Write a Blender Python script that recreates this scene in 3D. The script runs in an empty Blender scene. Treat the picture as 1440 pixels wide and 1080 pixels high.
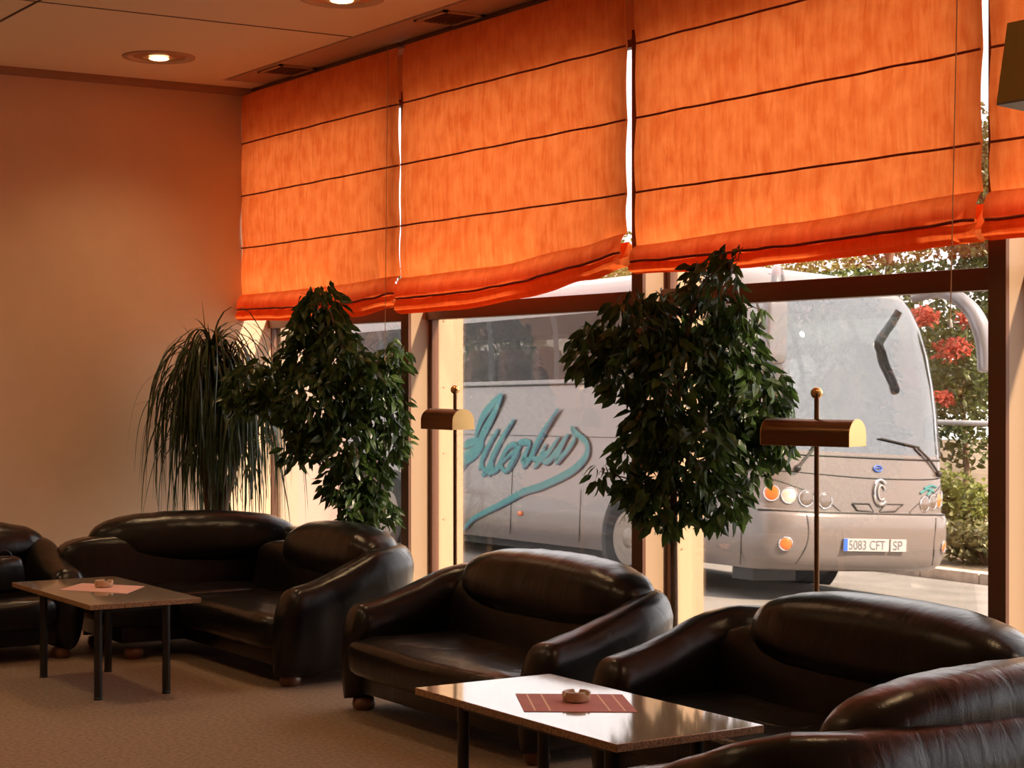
import bpy, bmesh, math, random
from mathutils import Vector, Matrix, Euler, noise
PI = math.pi
S = bpy.context.scene
COL = S.collection
RND = random.Random(7)

# ------------------------------------------------------------------ helpers
def srgb(r, g, b):
    f = lambda c: (c/255)/12.92 if c <= 10 else (((c/255)+.055)/1.055)**2.4
    return (f(r), f(g), f(b), 1)

MATS = {}
def mat(name, col, rough=.5, metal=0.0, bump=None, var=None, spec=.5, coat=0.0, emit=None, trans=None, aniso=None):
    """Principled with optional noise bump (scale, strength) and colour variation (scale, amount)."""
    m = bpy.data.materials.new(name); m.use_nodes = True
    nt = m.node_tree; n = nt.nodes; l = nt.links
    p = n['Principled BSDF']
    col = tuple(col) if len(col) == 4 else tuple(col)+(1,)
    p.inputs['Base Color'].default_value = col
    p.inputs['Roughness'].default_value = rough
    p.inputs['Metallic'].default_value = metal
    p.inputs['Specular IOR Level'].default_value = spec
    if coat:
        p.inputs['Coat Weight'].default_value = coat; p.inputs['Coat Roughness'].default_value = .06
    tc = n.new('ShaderNodeTexCoord')
    if var:
        nz = n.new('ShaderNodeTexNoise'); nz.inputs['Scale'].default_value = var[0]; nz.inputs['Detail'].default_value = 6
        l.new(tc.outputs['Object'], nz.inputs['Vector'])
        mx = n.new('ShaderNodeMix'); mx.data_type = 'RGBA'
        a = tuple(max(0, c*(1-var[1])) for c in col[:3])+(1,); b = tuple(min(1, c*(1+var[1])) for c in col[:3])+(1,)
        mx.inputs[6].default_value = a; mx.inputs[7].default_value = b
        rp = n.new('ShaderNodeMapRange'); rp.inputs['From Min'].default_value = .35; rp.inputs['From Max'].default_value = .65
        l.new(nz.outputs['Fac'], rp.inputs['Value']); l.new(rp.outputs['Result'], mx.inputs[0])
        l.new(mx.outputs[2], p.inputs['Base Color'])
    if bump:
        nz = n.new('ShaderNodeTexNoise'); nz.inputs['Scale'].default_value = bump[0]; nz.inputs['Detail'].default_value = 5
        l.new(tc.outputs['Object'], nz.inputs['Vector'])
        bp = n.new('ShaderNodeBump'); bp.inputs['Strength'].default_value = bump[1]; bp.inputs['Distance'].default_value = .01
        l.new(nz.outputs['Fac'], bp.inputs['Height']); l.new(bp.outputs['Normal'], p.inputs['Normal'])
    if emit:
        p.inputs['Emission Color'].default_value = emit[0]; p.inputs['Emission Strength'].default_value = emit[1]
    MATS[name] = m
    return m

def obj(name, bm, m, parent=None, smooth=True, **props):
    me = bpy.data.meshes.new(name)
    bmesh.ops.recalc_face_normals(bm, faces=bm.faces)
    bm.to_mesh(me); bm.free()
    for mm in (m if isinstance(m, (list, tuple)) else [m]): me.materials.append(mm)
    if smooth:
        for f in me.polygons: f.use_smooth = True
        try: me.set_sharp_from_angle(angle=math.radians(40))
        except Exception: pass
    o = bpy.data.objects.new(name, me); COL.objects.link(o)
    if parent: o.parent = parent
    for k, v in props.items(): o[k] = v
    return o

def empty(name, loc=(0, 0, 0), rot=0, **props):
    o = bpy.data.objects.new(name, None); COL.objects.link(o)
    o.location = loc; o.rotation_euler = (0, 0, rot); o.empty_display_size = .1
    for k, v in props.items(): o[k] = v
    return o

def kids(o): return [c for c in bpy.data.objects if c.parent == o]
def copy_tree(o, parent=None):
    ch = kids(o)
    c = o.copy(); COL.objects.link(c)
    if parent is not None: c.parent = parent
    for k in ch: copy_tree(k, c)
    return c

def BM(): return bmesh.new()
def box(bm, a, b, bev=0.0):
    """axis aligned box between corners a and b"""
    x0, y0, z0 = a; x1, y1, z1 = b
    v = [bm.verts.new(p) for p in ((x0,y0,z0),(x1,y0,z0),(x1,y1,z0),(x0,y1,z0),(x0,y0,z1),(x1,y0,z1),(x1,y1,z1),(x0,y1,z1))]
    fs = [bm.faces.new([v[i] for i in q]) for q in ((0,3,2,1),(4,5,6,7),(0,1,5,4),(1,2,6,5),(2,3,7,6),(3,0,4,7))]
    if bev:
        es = list({e for f in fs for e in f.edges})
        bmesh.ops.bevel(bm, geom=es, offset=bev, segments=2, affect='EDGES', profile=.6)
    return bm
def ring_loft(bm, rings, close_ring=True, cap=True):
    R = [[bm.verts.new(p) for p in r] for r in rings]
    n = len(R[0]); m = n if close_ring else n-1
    for a, b in zip(R, R[1:]):
        for i in range(m):
            j = (i+1) % n
            try: bm.faces.new((a[i], a[j], b[j], b[i]))
            except ValueError: pass
    if cap and close_ring:
        for r in (R[0], R[-1]):
            try: bm.faces.new(r)
            except ValueError: pass
    return bm
def tube(bm, pts, rad, seg=8, cap=True):
    pts = [Vector(p) for p in pts]
    if not isinstance(rad, (list, tuple)): rad = [rad]*len(pts)
    rings = []; up = None
    for i, p in enumerate(pts):
        t = (pts[min(i+1, len(pts)-1)]-pts[max(i-1, 0)]).normalized()
        if up is None:
            up = Vector((0, 0, 1)) if abs(t.z) < .9 else Vector((1, 0, 0))
        a = t.cross(up)
        if a.length < 1e-4: a = t.orthogonal()
        a.normalize(); b = t.cross(a).normalized(); up = -b if (-b).dot(up) > 0 else b
        rings.append([p+(a*math.cos(2*PI*k/seg)+b*math.sin(2*PI*k/seg))*rad[i] for k in range(seg)])
    return ring_loft(bm, rings, cap=cap)
def lathe(bm, prof, c=(0, 0, 0), seg=32, axis='z'):
    rings = []
    for r, h in prof:
        r = max(r, 1e-4); q = []
        for k in range(seg):
            a = 2*PI*k/seg; u, v = r*math.cos(a), r*math.sin(a)
            if axis == 'z': q.append((c[0]+u, c[1]+v, c[2]+h))
            elif axis == 'y': q.append((c[0]+u, c[1]+h, c[2]+v))
            else: q.append((c[0]+h, c[1]+u, c[2]+v))
        rings.append(q)
    return ring_loft(bm, rings)
def sgp(v, e): return math.copysign(abs(v)**e, v)
def puff(bm, c, h, e1=.4, e2=.35, nu=40, nv=20, fn=None):
    """overstuffed cushion: a superellipsoid of half sizes h about c"""
    rings = []
    for j in range(nv+1):
        et = -PI/2+PI*(j/nv)
        et = max(-PI/2+.02, min(PI/2-.02, et)); q = []
        for i in range(nu):
            w = 2*PI*i/nu
            p = Vector((h[0]*sgp(math.cos(et), e1)*sgp(math.cos(w), e2), h[1]*sgp(math.cos(et), e1)*sgp(math.sin(w), e2), h[2]*sgp(math.sin(et), e1)))
            if fn: p = fn(p)
            q.append((c[0]+p.x, c[1]+p.y, c[2]+p.z))
        rings.append(q)
    return ring_loft(bm, rings)
def lerp_tab(tab, x):
    if x <= tab[0][0]: return tab[0][1]
    for (a, p), (b, q) in zip(tab, tab[1:]):
        if x <= b:
            t = (x-a)/(b-a); return p+(q-p)*t
    return tab[-1][1]
def smooth_tab(tab, x):
    if x <= tab[0][0]: return tab[0][1]
    for (a, p), (b, q) in zip(tab, tab[1:]):
        if x <= b:
            t = (x-a)/(b-a); t = t*t*(3-2*t); return p+(q-p)*t
    return tab[-1][1]
def catmull(pts, n=8):
    P = [Vector(p) for p in pts]; out = []
    for i in range(len(P)-1):
        p0 = P[max(i-1, 0)]; p1 = P[i]; p2 = P[i+1]; p3 = P[min(i+2, len(P)-1)]
        for k in range(n):
            t = k/n
            out.append(.5*((2*p1)+(-p0+p2)*t+(2*p0-5*p1+4*p2-p3)*t*t+(-p0+3*p1-3*p2+p3)*t**3))
    out.append(P[-1]); return out

# ------------------------------------------------------------------ materials
def leather():
    m = mat('black_leather', (.0055, .0048, .0048), rough=.36, spec=.10, coat=1.0)
    n = m.node_tree.nodes; l = m.node_tree.links; p = n['Principled BSDF']
    tc = n.new('ShaderNodeTexCoord')
    mp = n.new('ShaderNodeMapping'); mp.inputs['Scale'].default_value = (1.0, .45, .3)
    l.new(tc.outputs['Object'], mp.inputs['Vector'])
    w = n.new('ShaderNodeTexNoise'); w.inputs['Scale'].default_value = 17; w.inputs['Detail'].default_value = 3; w.inputs['Distortion'].default_value = .8
    l.new(mp.outputs['Vector'], w.inputs['Vector'])
    g = n.new('ShaderNodeTexVoronoi'); g.inputs['Scale'].default_value = 260
    l.new(tc.outputs['Object'], g.inputs['Vector'])
    b1 = n.new('ShaderNodeBump'); b1.inputs['Strength'].default_value = .22; b1.inputs['Distance'].default_value = .015
    l.new(w.outputs['Fac'], b1.inputs['Height'])
    b2 = n.new('ShaderNodeBump'); b2.inputs['Strength'].default_value = .12; b2.inputs['Distance'].default_value = .002
    l.new(g.outputs['Distance'], b2.inputs['Height']); l.new(b1.outputs['Normal'], b2.inputs['Normal'])
    l.new(b2.outputs['Normal'], p.inputs['Normal'])
    p.inputs['Coat Roughness'].default_value = .23; p.inputs['Coat IOR'].default_value = 1.30; l.new(b2.outputs['Normal'], p.inputs['Coat Normal'])
    r = n.new('ShaderNodeTexNoise'); r.inputs['Scale'].default_value = 6
    l.new(tc.outputs['Object'], r.inputs['Vector'])
    mr = n.new('ShaderNodeMapRange'); mr.inputs['To Min'].default_value = .26; mr.inputs['To Max'].default_value = .42
    l.new(r.outputs['Fac'], mr.inputs['Value']); l.new(mr.outputs['Result'], p.inputs['Roughness'])
    return m
def blind_mat(name, dcol, tcol):
    m = bpy.data.materials.new(name); m.use_nodes = True
    n = m.node_tree.nodes; l = m.node_tree.links; n.clear()
    out = n.new('ShaderNodeOutputMaterial'); add = n.new('ShaderNodeAddShader')
    d = n.new('ShaderNodeBsdfDiffuse'); t = n.new('ShaderNodeBsdfTranslucent')
    d.inputs['Color'].default_value = dcol
    tc = n.new('ShaderNodeTexCoord'); mp = n.new('ShaderNodeMapping'); mp.inputs['Scale'].default_value = (11, 11, 1.3)
    l.new(tc.outputs['Object'], mp.inputs['Vector'])
    nz = n.new('ShaderNodeTexNoise'); nz.inputs['Scale'].default_value = 3.0; nz.inputs['Detail'].default_value = 7; nz.inputs['Roughness'].default_value = .62; nz.inputs['Distortion'].default_value = .5
    l.new(mp.outputs['Vector'], nz.inputs['Vector'])
    n2 = n.new('ShaderNodeTexNoise'); n2.inputs['Scale'].default_value = 9; n2.inputs['Detail'].default_value = 5
    l.new(tc.outputs['Object'], n2.inputs['Vector'])
    ad = n.new('ShaderNodeMath'); ad.operation = 'ADD'; l.new(nz.outputs['Fac'], ad.inputs[0]); l.new(n2.outputs['Fac'], ad.inputs[1])
    mr = n.new('ShaderNodeMapRange'); mr.inputs['From Min'].default_value = .78; mr.inputs['From Max'].default_value = 1.22
    l.new(ad.outputs[0], mr.inputs['Value'])
    mx = n.new('ShaderNodeMix'); mx.data_type = 'RGBA'
    mx.inputs[6].default_value = tuple(c*f for c, f in zip(tcol[:3], (.78, .55, .42)))+(1,); mx.inputs[7].default_value = tcol
    l.new(mr.outputs['Result'], mx.inputs[0]); l.new(mx.outputs[2], t.inputs['Color'])
    b = n.new('ShaderNodeBump'); b.inputs['Strength'].default_value = .35; b.inputs['Distance'].default_value = .01
    l.new(nz.outputs['Fac'], b.inputs['Height']); l.new(b.outputs['Normal'], d.inputs['Normal']); l.new(b.outputs['Normal'], t.inputs['Normal'])
    l.new(d.outputs[0], add.inputs[0]); l.new(t.outputs[0], add.inputs[1]); l.new(add.outputs[0], out.inputs[0])
    return m
def leaf_mat(name, c1, c2, t=.35, rough=.35):
    m = bpy.data.materials.new(name); m.use_nodes = True
    n = m.node_tree.nodes; l = m.node_tree.links
    p = n['Principled BSDF']; out = n['Material Output']
    p.inputs['Roughness'].default_value = rough
    tc = n.new('ShaderNodeTexCoord'); nz = n.new('ShaderNodeTexNoise'); nz.inputs['Scale'].default_value = 14
    l.new(tc.outputs['Object'], nz.inputs['Vector'])
    mr = n.new('ShaderNodeMapRange'); mr.inputs['From Min'].default_value = .38; mr.inputs['From Max'].default_value = .62
    l.new(nz.outputs['Fac'], mr.inputs['Value'])
    mx = n.new('ShaderNodeMix'); mx.data_type = 'RGBA'; mx.inputs[6].default_value = c1; mx.inputs[7].default_value = c2
    l.new(mr.outputs['Result'], mx.inputs[0]); l.new(mx.outputs[2], p.inputs['Base Color'])
    tr = n.new('ShaderNodeBsdfTranslucent'); l.new(mx.outputs[2], tr.inputs['Color'])
    ms = n.new('ShaderNodeMixShader'); ms.inputs[0].default_value = t
    l.new(p.outputs[0], ms.inputs[1]); l.new(tr.outputs[0], ms.inputs[2]); l.new(ms.outputs[0], out.inputs[0])
    return m
def glass_mat(name, tint, refl=1.0, rough=0.0, base=.0):
    m = bpy.data.materials.new(name); m.use_nodes = True
    n = m.node_tree.nodes; l = m.node_tree.links; n.clear()
    out = n.new('ShaderNodeOutputMaterial'); tr = n.new('ShaderNodeBsdfTransparent'); gl = n.new('ShaderNodeBsdfGlossy')
    tr.inputs[0].default_value = tint; gl.inputs['Roughness'].default_value = rough
    fr = n.new('ShaderNodeFresnel'); fr.inputs['IOR'].default_value = 1.45
    mth = n.new('ShaderNodeMath'); mth.operation = 'MULTIPLY_ADD'; mth.inputs[1].default_value = refl; mth.inputs[2].default_value = base; mth.use_clamp = True
    l.new(fr.outputs[0], mth.inputs[0])
    ms = n.new('ShaderNodeMixShader'); l.new(mth.outputs[0], ms.inputs[0]); l.new(tr.outputs[0], ms.inputs[1]); l.new(gl.outputs[0], ms.inputs[2])
    l.new(ms.outputs[0], out.inputs[0])
    return m

M_LEATHER = leather()
M_WALL = mat('wall_paint', (.78, .57, .39), rough=.8, bump=(90, .08), var=(3, .03))
M_CEIL = mat('ceiling_board', (.86, .72, .50), rough=.85, bump=(120, .05))
M_JOINT = mat('joint_dark', (.10, .06, .035), rough=.8)
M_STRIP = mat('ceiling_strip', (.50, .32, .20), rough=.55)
M_FLOOR = mat('floor_stone', (.23, .155, .105), rough=.6, var=(45, .28), bump=(160, .05))
M_BRONZE = mat('bronze_aluminium', (.15, .068, .040), rough=.38, metal=.3)
M_CREAM = mat('cream_steel', (.40, .27, .165), rough=.45)
M_WOODFOOT = mat('brown_wood', (.16, .07, .035), rough=.35, var=(12, .3))
M_BLACKMETAL = mat('black_steel', (.012, .012, .012), rough=.35)
M_STONE = mat('polished_stone', (.34, .27, .20), rough=.09, var=(110, .42), spec=.9, coat=.7)
M_STONE_EDGE = mat('stone_edge', (.30, .17, .09), rough=.35, var=(120, .5))
M_BRASS = mat('brass', (.62, .40, .17), rough=.22, metal=1.0)
M_BRASS_D = mat('dark_brass', (.16, .08, .035), rough=.25, metal=.9)
M_MAT1 = mat('pink_paper', (.50, .20, .20), rough=.7, var=(8, .08))
M_MAT2 = mat('pale_pink_paper', (.72, .40, .36), rough=.7)
M_MATLINE = mat('placemat_border', (.85, .62, .50), rough=.7)
M_CERAMIC = mat('ashtray_ceramic', (.50, .33, .20), rough=.3, var=(40, .15))
M_BARK = mat('bark', (.14, .085, .05), rough=.8, bump=(60, .6))
M_POT = mat('terracotta_pot', (.22, .10, .06), rough=.6)
M_SOIL = mat('soil', (.05, .03, .02), rough=.95)
M_LEAF = leaf_mat('ficus_leaf', (.020, .042, .010, 1), (.060, .105, .022, 1), .38)
M_LEAFP = leaf_mat('palm_leaf', (.018, .034, .012, 1), (.06, .085, .03, 1), .32)
M_BLIND = blind_mat('orange_blind', (.34, .065, .012, 1), (.61, .158, .036, 1))
M_HEM = mat('blind_rod_pocket', (.22, .03, .008), rough=.8)
M_CORD = mat('blind_cord', (.50, .30, .15), rough=.7)
M_GLASS = glass_mat('window_glass', (.96, .93, .90, 1), .55)
# outside
M_ROAD = mat('asphalt', (.20, .178, .16), rough=.85, var=(1.2, .15), bump=(40, .2))
M_KERB = mat('kerb_stone', (.52, .42, .35), rough=.85, var=(6, .25))
M_SOILOUT = mat('garden_soil', (.14, .10, .06), rough=.95, var=(3, .4))
M_PAINTY = mat('yellow_road_paint', (.75, .48, .12), rough=.8)
M_EXTWALL = mat('outside_wall_paint', (.30, .22, .165), rough=.75)
M_BUS = mat('silver_bus_paint', (.195, .165, .155), rough=.27, metal=.2, coat=.5)
M_BUSDK = mat('bus_seam', (.018, .016, .016), rough=.5)
M_RUBBER = mat('tyre_rubber', (.010, .010, .011), rough=.75)
M_RIM = mat('steel_rim', (.24, .20, .17), rough=.4, metal=.6)
M_CHROME = mat('chrome', (.75, .74, .74), rough=.12, metal=1)
M_TEAL = mat('teal_lettering', (.03, .19, .20), rough=.45)
M_NAVY = mat('navy_outline', (.03, .06, .11), rough=.5)
M_AMBER = mat('amber_lens', (.70, .16, .03), rough=.2, coat=.5)
M_LAMPGL = mat('headlamp_lens', (.85, .78, .66), rough=.08, metal=.5, coat=.6)
M_LAMPDK = mat('headlamp_dark', (.25, .20, .18), rough=.12, metal=.6, coat=.6)
M_PLATE = mat('plate_white', (.40, .38, .37), rough=.4)
M_PLATEBLUE = mat('plate_blue', (.03, .12, .55), rough=.4)
M_INK = mat('plate_ink', (.10, .10, .11), rough=.5)
M_BGLASS = glass_mat('bus_windscreen', (.50, .58, .58, 1), 1.2, 0.0, .33)
M_BGLASS2 = glass_mat('bus_side_glass', (.78, .74, .68, 1), .7, 0.0, .0)
M_BUSIN = mat('bus_interior', (.20, .14, .12), rough=.8)
M_BUSSEAT = mat('bus_seat_fabric', (.15, .085, .08), rough=.85, var=(5, .3))
M_WHITEB = mat('white_panel', (.36, .34, .34), rough=.35)
M_MIRROR = mat('mirror_shell', (.20, .19, .205), rough=.25, metal=.3, coat=.4)
M_TREE1 = leaf_mat('tree_leaf_dark', (.035, .055, .014, 1), (.11, .125, .035, 1), .4)
M_TREE2 = leaf_mat('tree_leaf_bright', (.09, .12, .024, 1), (.26, .27, .07, 1), .45)
M_SHRUB = leaf_mat('shrub_leaf', (.08, .085, .03, 1), (.22, .20, .08, 1), .4)
M_RED = leaf_mat('red_flowers', (.40, .05, .035, 1), (.55, .14, .09, 1), .4)

# ------------------------------------------------------------------ room shell
XL, XR, YB, YF, ZC = -11.85, 4.2, -5.0, 5.6, 3.6
def struct(name, bm, m, parent=None, smooth=False):
    o = obj(name, bm, m, parent, smooth)
    if parent is None: o['kind'] = 'structure'
    return o
struct('floor', box(BM(), (XL-.3, YB-.3, -.25), (XR+.3, 5.9, 0)), M_FLOOR)
bm = BM(); box(bm, (XL-.3, YB-.3, ZC), (XR+.3, 5.055, ZC+.2)); box(bm, (XL-.3, 5.055, ZC+.0), (-11.47, 5.9, ZC+.2))
box(bm, (-11.47, 5.055, ZC+.06), (XR+.3, 5.66, ZC+.2))
ceil = struct('ceiling', bm, M_CEIL)
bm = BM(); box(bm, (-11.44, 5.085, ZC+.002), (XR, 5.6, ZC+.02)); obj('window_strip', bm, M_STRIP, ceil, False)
# shadow-gap joints of the ceiling boards
bm = BM()
for x in (-9.6, -5.3, -1.0, 3.3): box(bm, (x-.006, YB, ZC-.003), (x+.006, 5.05, ZC+.001))
for y in (3.18, 1.0, -1.2): box(bm, (XL+.1, y-.008, ZC-.003), (XR, y+.008, ZC+.001))
obj('board_joint', bm, M_JOINT, ceil, False)
bm = BM(); box(bm, (XL, YB, ZC-.03), (XL+.16, 5.9, ZC)); 
struct('trim_1', bm, mat('shadow_gap_dark', (.36, .20, .13), rough=.8))  # dark colour stands in for the shade of a gap along the wall
struct('wall_left', box(BM(), (XL-.3, YB-.3, -.25), (XL, 5.62, ZC+.2)), M_WALL)
struct('wall_right', box(BM(), (XR, YB-.3, 0), (XR+.3, 5.9, ZC+.2)), M_WALL)
struct('wall_back', box(BM(), (XL, YB-.3, 0), (XR, YB, ZC)), M_WALL)
struct('wall_front', box(BM(), (XL, 5.59, 3.33), (XR, 5.66, ZC+.0)), M_WALL)
struct('baseboard_left', box(BM(), (XL, YB, 0), (XL+.015, 5.55, .08), .004), M_WOODFOOT)
FINX = [-9.73+2.335*i for i in range(6)]
for i, x in enumerate(FINX):
    # deep cream fin with a bronze cap to the room, carried on outside the glass
    bm = BM(); box(bm, (x+.003, 5.475, 0), (x+.088, 5.60, 3.33), .003); box(bm, (x+.003, 5.645, -.6), (x+.088, 5.84, 2.35), .003)
    f = struct('trim_%d' % (i+2), bm, M_CREAM)
    obj('bronze_cap', box(BM(), (x, 5.455, 0), (x+.091, 5.475, 3.33), .002), M_BRONZE, f, False)
    bm = BM()
    for z in [.35+.4*k for k in range(8)]:
        lathe(bm, [(.0, .0), (.006, .0), (.005, .003), (0, .004)], (x+.088, 5.70, z), 8, 'x')
    obj('screw_head', bm, M_BRONZE, f)
edges = [XL]+FINX+[XR]
for i in range(len(edges)-1):
    x0 = edges[i]+(.091 if i else 0); x1 = edges[i+1]
    w = empty('window_%d' % (i+1), (0, 0, 0)); w['kind'] = 'structure'
    bm = BM()
    box(bm, (x0, 5.60, 0), (x0+(.035 if i else .012), 5.645, 3.33)); box(bm, (x1-.02, 5.60, 0), (x1, 5.645, 3.33))
    box(bm, (x0, 5.60, 0), (x1, 5.645, .06)); box(bm, (x0, 5.60, 3.29), (x1, 5.645, 3.33))
    obj('window_frame', bm, M_BRONZE, w, False)
    obj('transom', box(BM(), (x0, 5.575, 1.955), (x1, 5.65, 2.045), .003), M_BRONZE, w, False)
    obj('glass', box(BM(), (x0+.02, 5.618, .05), (x1-.01, 5.624, 3.30)), M_GLASS, w, False)
    if i in (1, 2, 3): pass
# outside end wall beyond the first bay
struct('wall_outside', box(BM(), (-12.3, 5.65, -.7), (-11.80, 5.78, 4)), M_EXTWALL)
struct('wall_return', box(BM(), (-12.3, 5.78, -.7), (-11.87, 6.2, 4)), mat('outside_wall_pink', (.30, .21, .19), rough=.8))

# unseen upper front of the building, added to shade the coach side
struct('wall_upper_unseen', box(BM(), (-12.3, 5.66, ZC+.25), (12, 5.95, 13)), mat('unseen_facade_dark', (.13, .10, .08), rough=.8, var=(2, .1)))
# grilles in the ceiling strip
def grille(x, lab):
    t = empty('ceiling_vent', (x, 5.24, ZC+.002), label=lab, category='vent', group='air vents in the window strip')
    bm = BM(); w, d = .17, .13
    box(bm, (-w, -d, -.012), (w, -d+.025, 0)); box(bm, (-w, d-.025, -.012), (w, d, 0)); box(bm, (-w, -d, -.012), (-w+.025, d, 0)); box(bm, (w-.025, -d, -.012), (w, d, 0))
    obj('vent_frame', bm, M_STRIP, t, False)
    bm = BM()
    for k in range(8): box(bm, (-w+.025, -d+.03+k*.028, -.008), (w-.025, -d+.04+k*.028, -.001))
    obj('vent_slats', bm, M_BRONZE, t, False)
    obj('backing', box(BM(), (-w+.01, -d+.01, -.0015), (w-.01, d-.01, .0)), M_JOINT, t, False)
grille(-10.85, 'square air vent in the ceiling strip above the corner blind')
grille(-8.80, 'square air vent in the ceiling strip above the middle blind')

# recessed downlights
M_BULB = mat('lit_bulb', (1, .8, .5), emit=((1, .66, .30, 1), 5))
M_REFL = mat('lamp_reflector', (.45, .27, .15), rough=.3, metal=.6)
def downlight(x, y, lab):
    t = empty('ceiling_light', (x, y, ZC), label=lab, category='ceiling light', group='recessed downlights')
    lathe_b = lathe(BM(), [(.225, 0), (.222, -.008), (.20, -.014), (.18, -.010), (.165, -.002), (.165, 0)], (0, 0, 0), 48)
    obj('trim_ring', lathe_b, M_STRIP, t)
    obj('reflector', lathe(BM(), [(.165, -.001), (.12, -.004), (.10, -.006), (.1, -.0005)], (0, 0, 0), 40), M_REFL, t)
    obj('bulb', puff(BM(), (0, 0, -.012), (.062, .062, .012), 1, 1, 24, 8), M_BULB, t)
    return t
downlight(-10.84, 4.36, 'round recessed ceiling lamp, lit, near the corner of the room')
downlight(-8.66, 4.50, 'round recessed ceiling lamp cut by the top of the picture')
for (x, y) in [(-10.84, 4.36), (-8.66, 4.50), (-6.5, 2.2), (-8.66, 2.2), (-10.84, 2.2), (-4.3, 4.4), (-8.66, 0), (-10.84, 0), (-6.5, 0), (-4.3, -2)]:
    L = bpy.data.lights.new('downlight_beam', 'SPOT'); L.energy = 58; L.color = (1, .66, .34); L.spot_size = 2.3; L.spot_blend = 1; L.shadow_soft_size = .16
    o = bpy.data.objects.new('downlight_beam', L); COL.objects.link(o); o.location = (x, y, ZC-.03)

# ------------------------------------------------------------------ roman blinds
def blind(x0, x1, crease, bottom, label, seed, edge=(0, 0)):
    """fabric from the ceiling to a bunched fold; crease/bottom: height tables along x (0..1)"""
    r = random.Random(seed); Y = 5.38; Z1 = 3.585
    t = empty('roman_blind', ((x0+x1)/2, Y, 0), label=label, category='blind', group='orange roman blinds')
    cx = (x0+x1)/2; NX = int((x1-x0)*60)
    rods = [3.234, 2.87, 2.508]
    bm = BM(); cols = []
    for i in range(NX+1):
        u = i/NX; x = x0+(x1-x0)*u
        zf = smooth_tab(crease, u); zb = smooth_tab(bottom, u)
        zb += .012*noise.noise(Vector((x*3, seed, 0)))
        pts = []
        lev = [Z1]+rods+[zf]
        for a, b in zip(lev, lev[1:]):
            for k in range(10):
                s = k/10; z = a+(b-a)*s
                bulge = .010*math.sin(PI*s)
                wr = .006*noise.noise(Vector((x*16+.8*noise.noise(Vector((x, z*2, 1))), z*1.2, seed)))*math.sin(PI*min(1, s+.15))
                pts.append((-bulge+wr, z))
        h = zf-zb; n3 = noise.noise(Vector((x*2.2, 3, seed))); n4 = noise.noise(Vector((x*5, 9, seed)))
        pts += [(0, zf), (-.022, zf-.012), (-.040, zf-.25*h), (-.046+.01*n3, zf-.5*h), (-.036, zf-.62*h+.01*n4), (-.052, zf-.74*h), (-.050+.008*n3, zf-.88*h), (-.028, zb+.006), (0, zb), (.02, zb+.012), (.032, zb+.3*h), (.028, zf-.35*h), (.008, zf-.25*h), (.012, zf-.6*h), (.004, zb+.05)]
        e = 0
        cols.append([(x, y, z) for y, z in pts])
    for i, c in enumerate(cols):                 # edges wander a little
        u = i/NX; wl = max(0, 1-u*10); wr_ = max(0, 1-(1-u)*10)
        cols[i] = [(x-cx+wl*(edge[0]*max(0, (z-2.9))*1.2+.010*noise.noise(Vector((z*2.5, seed, 2))))+wr_*(edge[1]*max(0, (z-2.9))+.010*noise.noise(Vector((z*2.5, seed, 5)))), y, z) for x, y, z in c]
    ring_loft(bm, cols, close_ring=False, cap=False)
    fo = obj('fabric', bm, M_BLIND, t)
    for z in rods:
        pts = [(x0-cx+.008+(x1-x0-.016)*k/24, -.008, z+.004*noise.noise(Vector((k*.4, z, seed)))) for k in range(25)]
        obj('rod_pocket', tube(BM(), pts, .0055, 6), M_HEM, t)
    pts = [(x0-cx+.008+(x1-x0-.016)*k/40, -.040+.006*noise.noise(Vector((k*.5, 4, seed))), smooth_tab(crease, k/40)*.42+smooth_tab(bottom, k/40)*.58+.008*noise.noise(Vector((k*.35, 2, seed)))) for k in range(41)]
    obj('rod_pocket', tube(BM(), pts, .0065, 6), M_HEM, t)
    obj('head_rail', box(BM(), (x0-cx+.01, -.004, 3.575), (x1-cx-.01, .04, 3.60)), M_BRONZE, t, False)
    return t
b1 = blind(-11.85, -9.60, [(0, 2.185), (.6, 2.19), (1, 2.215)], [(0, 2.005), (.35, 1.99), (.75, 1.985), (1, 2.03)], 'orange roman blind against the left wall, its fold sagging low', 1, (0, -.05))
b2 = blind(-9.588, -7.325, [(0, 2.20), (.45, 2.215), (.8, 2.27), (1, 2.315)], [(0, 1.985), (.3, 1.99), (.6, 2.03), (.85, 2.10), (1, 2.15)], 'orange roman blind over the bus lettering, its fold rising at one end', 2, (.05, 0))
b3 = blind(-7.255, -5.015, [(0, 2.25), (.5, 2.28), (1, 2.325)], [(0, 2.11), (.4, 2.10), (.8, 2.115), (1, 2.13)], 'orange roman blind above the front of the bus', 3)
b4 = blind(-4.975, -2.75, [(0, 2.32), (1, 2.30)], [(0, 2.13), (1, 2.10)], 'orange roman blind at the picture edge, behind the hanging olive box', 4)
b5 = blind(-2.70, -.45, [(0, 2.3), (1, 2.3)], [(0, 2.12), (1, 2.10)], 'orange roman blind beyond the picture edge', 5)
b6 = blind(-.40, 4.15, [(0, 2.3), (1, 2.3)], [(0, 2.12), (1, 2.10)], 'long orange roman blind beside the camera', 6)
def pull_cord(x, y, ztop, zbot, lab):
    t = empty('pull_cord', (x, y, 0), label=lab, category='cord')
    obj('cord', tube(BM(), [(.05, 0, ztop), (.03, 0, (ztop*.6+zbot*.4)), (0, 0, zbot)], .0022, 6), M_CORD, t)
    obj('cord_pull', lathe(BM(), [(0, .035), (.006, .03), (.010, .012), (.011, .0), (0, -.004)], (0, 0, zbot), 12), M_WHITEB, t)
pull_cord(-5.10, 5.29, 3.58, 1.80, 'thin blind cord with a small pull hanging in front of the bus mirror')
pull_cord(-9.66, 5.30, 3.58, 1.10, 'thin blind cord hanging beside the bushy fig tree')

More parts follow.
